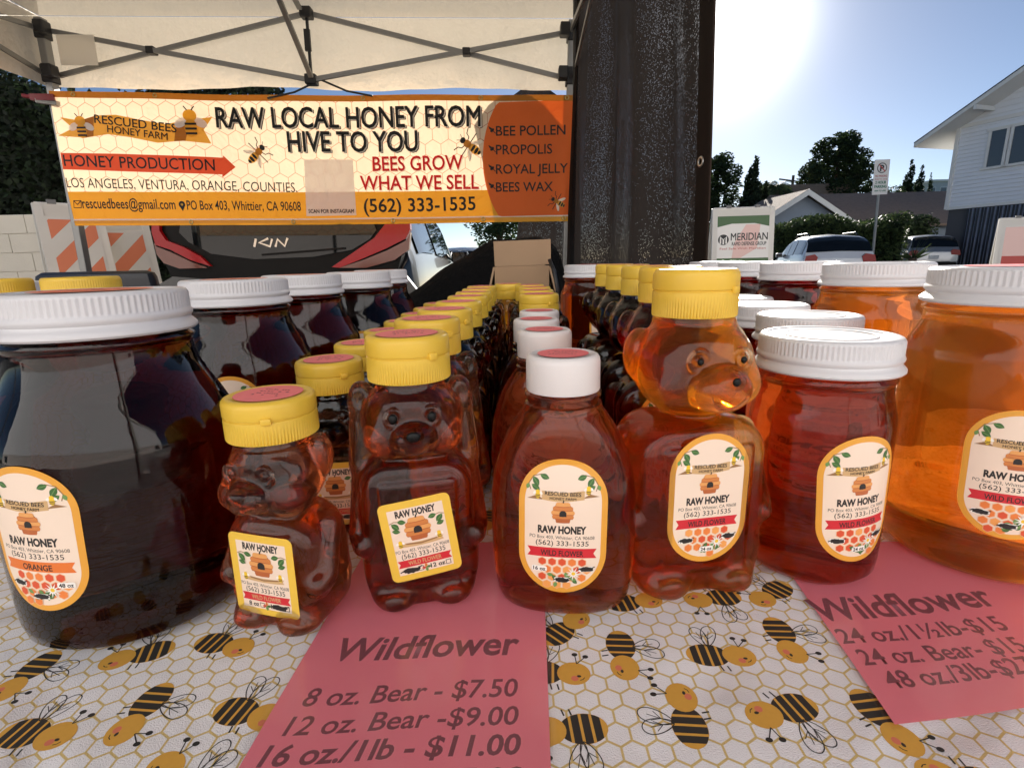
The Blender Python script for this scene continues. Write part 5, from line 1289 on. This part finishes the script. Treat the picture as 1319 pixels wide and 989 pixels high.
o = copy_tree(bear12); place(o, -.003, .9244, 3); set_mat(o, H_GOLD); o['label'] = 'light golden honey bear at the far end before the cardboard box'
for i, (x, y) in enumerate([(.1240, .4080), (.1285, .4950), (.1302, .5830), (.1309, .6600)]):
    o = copy_tree(bear24); place(o, x, y, 2 + rnd.uniform(-14, 14)); set_mat(o, H_DARK if i else H_WINE)
    o['label'] = '%s large bear counted back from the glowing front bear' % ordn[i]
for i, (x, y, m) in enumerate([(-.2585, .4996, H_BLACK), (-.2548, .6522, H_BLACK), (-.2241, .7900, H_BLACK), (-.2290, .9450, H_BLACK)]):
    o = copy_tree(jarL); place(o, x, y, rnd.uniform(-20, 20)); o['label'] = '%s dark honey jar from the front in the left row of white lids' % ordn[i]
for i, (x, y, m) in enumerate([(.3756, .5430, H_ORANGE), (.3798, .6925, H_WINE), (.3823, .8421, H_WINE), (.3850, .9900, H_WINE)]):
    o = copy_tree(jarR); place(o, x, y, rnd.uniform(-20, 20)); set_mat(o, m)
    for ch in list(o.children):
        if ch.name.startswith('lid'):
            for c2 in list(ch.children): bpy.data.objects.remove(c2)
    o['label'] = ['orange honey jar directly behind the big front right jar', 'dark red jar, third from the front in the right row', 'dark red jar, fourth from the front in the right row', 'farthest jar of the right row beside the black curtain'][i]
for i, (x, y) in enumerate([(.2480, .4330), (.2620, .5350), (.2750, .6350)]):
    o = copy_tree(jarP); place(o, x, y, rnd.uniform(-15, 15)); set_mat(o, H_WINE if i else H_RED); o['label'] = '%s pint jar from the front in the row behind the red amber pint jar' % ordn[i]
H_ROSE = honey('honey_rose', (4, 26, 60), clear=0.25)
o = copy_tree(jarR); place(o, .1478, .9591, 15, 'rose red honey jar with pink topped white lid standing alone before the curtain', 'honey jar', 'odd jars at the back'); set_mat(o, H_ROSE)
# jars at the far left: yellow lids and one white lid showing over the big dark jar
jarY = make_jar(.040, .030, .140, .170, .0305, .0265, H_AMBER, None, 0, 0, sh=.018, lid_m=YEL, ringed=False)
place(jarY, -.402, .500, 0, 'jar with plain yellow lid showing above the front dark jar lid', 'honey jar', 'yellow lidded jars at the left edge')
o = copy_tree(jarY); place(o, -.487, .500, 0); o['label'] = 'jar with plain yellow lid at the very left edge'
o = copy_tree(jarL); place(o, -.600, .620, 0); o['label'] = 'white lidded jar at the left edge behind the yellow lid'; o['group'] = 'odd jars at the back'
# ================================================================== table, cloth, signs
def hexcloth():
    m = bpy.data.materials.new('bee_tablecloth'); m.use_nodes = True; nt = m.node_tree; n = nt.nodes; L = nt.links
    b = n['Principled BSDF']; b.inputs['Roughness'].default_value = 0.65
    fac = hex_lines(n, L, 0.0108, 0.062, rot=0.0, uvx='Object')
    mx = n.new('ShaderNodeMix'); mx.data_type = 'RGBA'; mx.inputs[6].default_value = (*srgb(236, 232, 234), 1); mx.inputs[7].default_value = (*srgb(212, 184, 118), 1)
    L.new(fac, mx.inputs[0])
    tc = n.new('ShaderNodeTexCoord'); t = n.new('ShaderNodeTexNoise'); t.inputs['Scale'].default_value = 1400; t.inputs['Detail'].default_value = 2; L.new(tc.outputs['Object'], t.inputs['Vector'])
    t2 = n.new('ShaderNodeTexNoise'); t2.inputs['Scale'].default_value = 14; t2.inputs['Detail'].default_value = 3; L.new(tc.outputs['Object'], t2.inputs['Vector'])
    ad = n.new('ShaderNodeMath'); ad.operation = 'MULTIPLY_ADD'; ad.inputs[1].default_value = 12.0; L.new(t2.outputs['Fac'], ad.inputs[0]); L.new(t.outputs['Fac'], ad.inputs[2])
    bp = n.new('ShaderNodeBump'); bp.inputs['Strength'].default_value = 0.5; bp.inputs['Distance'].default_value = 0.0012; L.new(ad.outputs[0], bp.inputs['Height']); L.new(bp.outputs[0], b.inputs['Normal'])
    vo = n.new('ShaderNodeTexVoronoi'); vo.feature = 'DISTANCE_TO_EDGE'; vo.inputs['Scale'].default_value = 5.5; nd = n.new('ShaderNodeTexNoise'); nd.inputs['Scale'].default_value = 7; L.new(tc.outputs['Object'], nd.inputs['Vector'])
    va = n.new('ShaderNodeVectorMath'); va.operation = 'ADD'; L.new(tc.outputs['Object'], va.inputs[0]); vs_ = n.new('ShaderNodeVectorMath'); vs_.operation = 'SCALE'; vs_.inputs['Scale'].default_value = .10; L.new(nd.outputs['Color'], vs_.inputs[0]); L.new(vs_.outputs[0], va.inputs[1]); L.new(va.outputs[0], vo.inputs['Vector'])
    mr = n.new('ShaderNodeMapRange'); mr.interpolation_type = 'SMOOTHSTEP'; mr.inputs[1].default_value = 0; mr.inputs[2].default_value = .10; L.new(vo.outputs['Distance'], mr.inputs[0])
    b2 = n.new('ShaderNodeBump'); b2.inputs['Strength'].default_value = .6; b2.inputs['Distance'].default_value = .004; L.new(mr.outputs[0], b2.inputs['Height']); L.new(bp.outputs[0], b2.inputs['Normal']); L.new(b2.outputs[0], b.inputs['Normal'])
    L.new(mx.outputs[2], b.inputs['Base Color']); return m
CLOTH = hexcloth()
BTAN = mat('bee_tan', srgb(214, 160, 66), 0.7, noise=.06, nscale=400); BBLK = mat('bee_black', (0.025, 0.022, 0.02), 0.7); BCHK = mat('bee_cheek', srgb(216, 120, 92), 0.7)
def cloth_bee(A, hx, hy, bx, by, side=1, s=1.0):
    """head centre, abdomen centre, wing side"""
    ang = math.atan2(hy - by, hx - bx); L0 = .0178*s; c, q = math.cos(ang), math.sin(ang)
    def T(u, v): return (bx + u*c - v*q*side, by + u*q + v*c*side)
    A.poly([T(-.0125*s + .0 + .0128*s*math.cos(t)*1.0 + .0115*s, .0092*s*math.sin(t)) for t in [2*math.pi*i/26 for i in range(26)]], BTAN)
    for k in range(4):
        u0 = (-.0105 + k*.0056)*s; u1 = u0 + .0041*s
        e = lambda u: .0090*s*math.sqrt(max(0, 1 - ((u + .001*s)/(.0128*s))**2))
        P = [T(u0 + (u1-u0)*i/5, -e(u0 + (u1-u0)*i/5)) for i in range(6)] + [T(u0 + (u1-u0)*i/5, e(u0 + (u1-u0)*i/5)) for i in range(5, -1, -1)]
        A.poly(P, BBLK, up=(k == 0))
    hu = L0
    A.ell(*T(hu, 0), .0098*s, .0086*s, BTAN, ang)
    A.ell(*T(hu + .003*s, -.002*s), .0013*s, .0009*s, BBLK, ang); A.ell(*T(hu + .0005*s, -.0038*s), .0022*s, .0020*s, BCHK, ang)
    A.line([T(hu + .0035*s, -.0050*s), T(hu + .0052*s, -.0043*s), T(hu + .0062*s, -.0028*s)], .0005*s, BBLK)
    for u, v in ((hu + .001*s, .0150*s), (hu + .0075*s, .0135*s)):
        A.line([T(hu + .002*s, .0075*s), T(u, v)], .0006*s, BBLK); A.ell(*T(u, v), .0018*s, .0014*s, BBLK)
    for wa, ln in ((1.25, .0190*s), (1.85, .0175*s)):
        ox, oy = .001*s, .0075*s; P = []
        for i in range(24):
            t = 2*math.pi*i/24; r = ln/2; a = r + r*math.cos(t); b = .0052*s*math.sin(t)*(0.6 + .5*a/ln)
            P.append(T(ox + a*math.cos(wa) - b*math.sin(wa), oy + a*math.sin(wa) + b*math.cos(wa)))
        A.line(P, .00055*s, BBLK, closed=True)
        w = lambda a, b: T(ox + a*math.cos(wa) - b*math.sin(wa), oy + a*math.sin(wa) + b*math.cos(wa))
        A.line([w(0, 0), w(ln*.75, 0)], .0004*s, BBLK); A.line([w(ln*.35, 0), w(ln*.6, .003*s)], .0004*s, BBLK); A.line([w(ln*.35, 0), w(ln*.6, -.003*s)], .0004*s, BBLK)
    for u in (-.002*s, .002*s): A.line([T(u + .006*s, -.0085*s), T(u + .007*s, -.0125*s)], .0009*s, BBLK)
A = Art()
B4 = lambda x, y: (700 + x*.4693, 720 + y*.4693)
BL = lambda x, y: (x*.2518, 740 + y*.2518)
bees = [(B4(222, 290), B4(212, 238), 1), (B4(528, 265), B4(455, 263), 1), (B4(682, 252), B4(648, 198), 1), (B4(376, 370), B4(400, 455), 1), (B4(612, 425), B4(685, 408), 1),
        (B4(970, 478), B4(908, 412), 1), (B4(50, 312), B4(0, 310), 1), (B4(30, 470), B4(105, 465), 1), (B4(270, 115), B4(222, 120), 1), (B4(440, 110), B4(490, 105), 1),
        (B4(600, 110), B4(640, 85), -1), (B4(1165, 610), B4(1215, 620), 1), (BL(240, 820), BL(130, 810), 1), (BL(620, 810), BL(770, 650), 1), (BL(60, 570), BL(190, 470), 1), (BL(620, 430), BL(770, 395), -1),
        (BL(1220, 370), BL(1100, 350), 1), (BL(810, 950), BL(930, 1090), -1), ((338, 922), (306, 916), 1), ((612, 700), (630, 665), 1), ((740, 800), (720, 815), 1), ((1010, 690), (1030, 672), -1)]
for h_, b_, s_ in bees:
    h3 = onz(*h_, TZ); b3 = onz(*b_, TZ); cloth_bee(A, h3.x, h3.y, b3.x, b3.y, s_, 0.86)
for i in range(6):
    for j in range(6):
        x, y = -.56 + i*.17 + (j % 2)*.08, .52 + j*.13; a = rnd.uniform(0, 6.28); cloth_bee(A, x + .01*math.cos(a), y + .01*math.sin(a), x - .01*math.cos(a), y - .01*math.sin(a), 1, 0.86)
for x, y in ((.47, .12), (.36, .06), (.49, .27), (.48, .44), (.46, .60), (-.42, .20), (-.50, .34), (-.36, .08), (-.62, .22)):
    a = rnd.uniform(0, 6.28); cloth_bee(A, x + .01*math.cos(a), y + .01*math.sin(a), x - .01*math.cos(a), y - .01*math.sin(a), 1, 0.86)
mb = MB(); X0, X1, Y0, Y1 = -.98, .54, -.02, 1.22
mb.add([(X0, Y0, TZ), (X1, Y0, TZ), (X1, Y1, TZ), (X0, Y1, TZ), (X0, Y0, .25), (X1, Y0, .25), (X1, Y1, .25), (X0, Y1, .25)], [(0, 1, 2, 3), (0, 4, 5, 1), (1, 5, 6, 2), (2, 6, 7, 3), (3, 7, 4, 0)], CLOTH)
A.emit(mb, lambda u, v, h: (u, v, TZ + .00012 + h), 2.0e-6)
props(mb.build('tablecloth', fix=False), 'white honeycomb tablecloth printed with cartoon bees under the honey', 'tablecloth')
TW = mat('table_plastic', (.6, .6, .58), .5); TM = mat('table_steel', (.25, .25, .26), .4, metal=.8)
tb = empty('folding_table', (-.22, .6, 0), 0, 'folding market table hidden beneath the bee tablecloth', 'table')
mb = MB(); mb.box((0, 0, TZ - .026), (1.48, 1.20, .045), TW, bev=.01); mb.build('tabletop', tb)
for sx in (-1, 1):
    for sy in (-1, 1):
        mb = MB(); mb.tube([(sx*.62, sy*.45, TZ - .05), (sx*.66, sy*.45, 0.0)], .014, TM); mb.build('leg', tb)

PPAPER = mat('pink_paper', srgb(244, 132, 146), .7, trans=.08, noise=.05, nscale=30)
PINK_INK = mat('sign_ink', srgb(128, 70, 80), 0.7)
def film():
    m = bpy.data.materials.new('clear_sleeve'); m.use_nodes = True; nt = m.node_tree; n = nt.nodes; L = nt.links
    g = n.new('ShaderNodeBsdfGlossy'); g.inputs['Roughness'].default_value = .16; t = n.new('ShaderNodeBsdfTransparent'); t.inputs['Color'].default_value = (1, 1, 1, 1)
    lw = n.new('ShaderNodeLayerWeight'); pw = n.new('ShaderNodeMath'); pw.operation = 'POWER'; pw.inputs[1].default_value = 4.0; L.new(lw.outputs['Facing'], pw.inputs[0]); fr = n.new('ShaderNodeMath'); fr.operation = 'MULTIPLY_ADD'; fr.inputs[1].default_value = .9; fr.inputs[2].default_value = .04; L.new(pw.outputs[0], fr.inputs[0])
    tc = n.new('ShaderNodeTexCoord'); nz = n.new('ShaderNodeTexNoise'); nz.inputs['Scale'].default_value = 22; nz.inputs['Detail'].default_value = 3; L.new(tc.outputs['Object'], nz.inputs['Vector'])
    bp = n.new('ShaderNodeBump'); bp.inputs['Strength'].default_value = .35; bp.inputs['Distance'].default_value = .004; L.new(nz.outputs['Fac'], bp.inputs['Height']); L.new(bp.outputs[0], g.inputs['Normal'])
    ms = n.new('ShaderNodeMixShader'); L.new(fr.outputs[0], ms.inputs[0]); L.new(t.outputs[0], ms.inputs[1]); L.new(g.outputs[0], ms.inputs[2]); L.new(ms.outputs[0], n['Material Output'].inputs['Surface']); return m
FILM = film()
def price_sign(corners, lines, label):
    """corners: paper outline on the table, anticlockwise from its top left; lines: (text, left px, baseline px, right px, cap height px)"""
    c = [onz(*p, TZ) for p in corners]; cen = sum(c, Vector())/4
    root = empty('price_sign', (cen.x, cen.y, TZ + .0003), 0, label, 'price sign', 'pink price signs on the table')
    A = Art(); A.poly([(p.x - cen.x, p.y - cen.y) for p in c], PPAPER)
    for t, lx, ly, rx, ry, hpx in lines:
        a = onz(lx, ly, TZ); b = onz(rx, ry, TZ); d = b - a; top = onz(lx, ly - hpx, TZ)
        A.text(t, a.x - cen.x, a.y - cen.y, (top - a).length*.92, PINK_INK, w=d.length, bold=.022 if hpx > 26 else .012, shear=.18, align='l', rot=math.atan2(d.y, d.x))
    wav = lambda u, v: .0009*(1 + math.sin(u*31 + v*17)*math.sin(v*23 + 1)) + .0007*(1 + math.sin(u*70 - v*20))
    mb = MB(); A.emit(mb, lambda u, v, h: (u, v, wav(u, v)*.6 + h), 4e-5, .012); mb.build('paper', root, smooth=True, fix=False)
    mb = MB(); e = 1.045; P = [((p.x - cen.x)*e, (p.y - cen.y)*e) for p in c]
    A2 = Art(); A2.poly(P, FILM); A2.emit(mb, lambda u, v, h: (u, v, wav(u, v)*.6 + .0007), 0, .012); mb.build('sleeve', root, smooth=True, fix=False)
    return root
price_sign([(478, 700), (268, 1060), (712, 1060), (699, 700)],
    [('Wildflower', 430, 852, 670, 845, 30), ('8 oz. Bear - $7.50', 388, 912, 668, 898, 24), ('12 oz. Bear -$9.00', 363, 950, 669, 934, 25), ('16 oz./1lb - $11.00', 330, 990, 672, 972, 27), ('24 oz. Jar - $15.00', 290, 1036, 676, 1016, 28)],
    'pink laminated Wildflower price sign under the oval bottle, 8 oz. Bear - $7.50')
price_sign([(990, 700), (1152, 936), (1420, 902), (1330, 700)],
    [('Wildflower', 1062, 802, 1292, 782, 27), ('24 oz./1½lb-$15', 1086, 832, 1304, 814, 18), ('24 oz. Bear- $15', 1114, 860, 1330, 842, 19), ('48 oz./3lb-$27', 1150, 890, 1345, 868, 20)],
    'pink laminated Wildflower price sign under the right jars, 24 oz./1½lb')
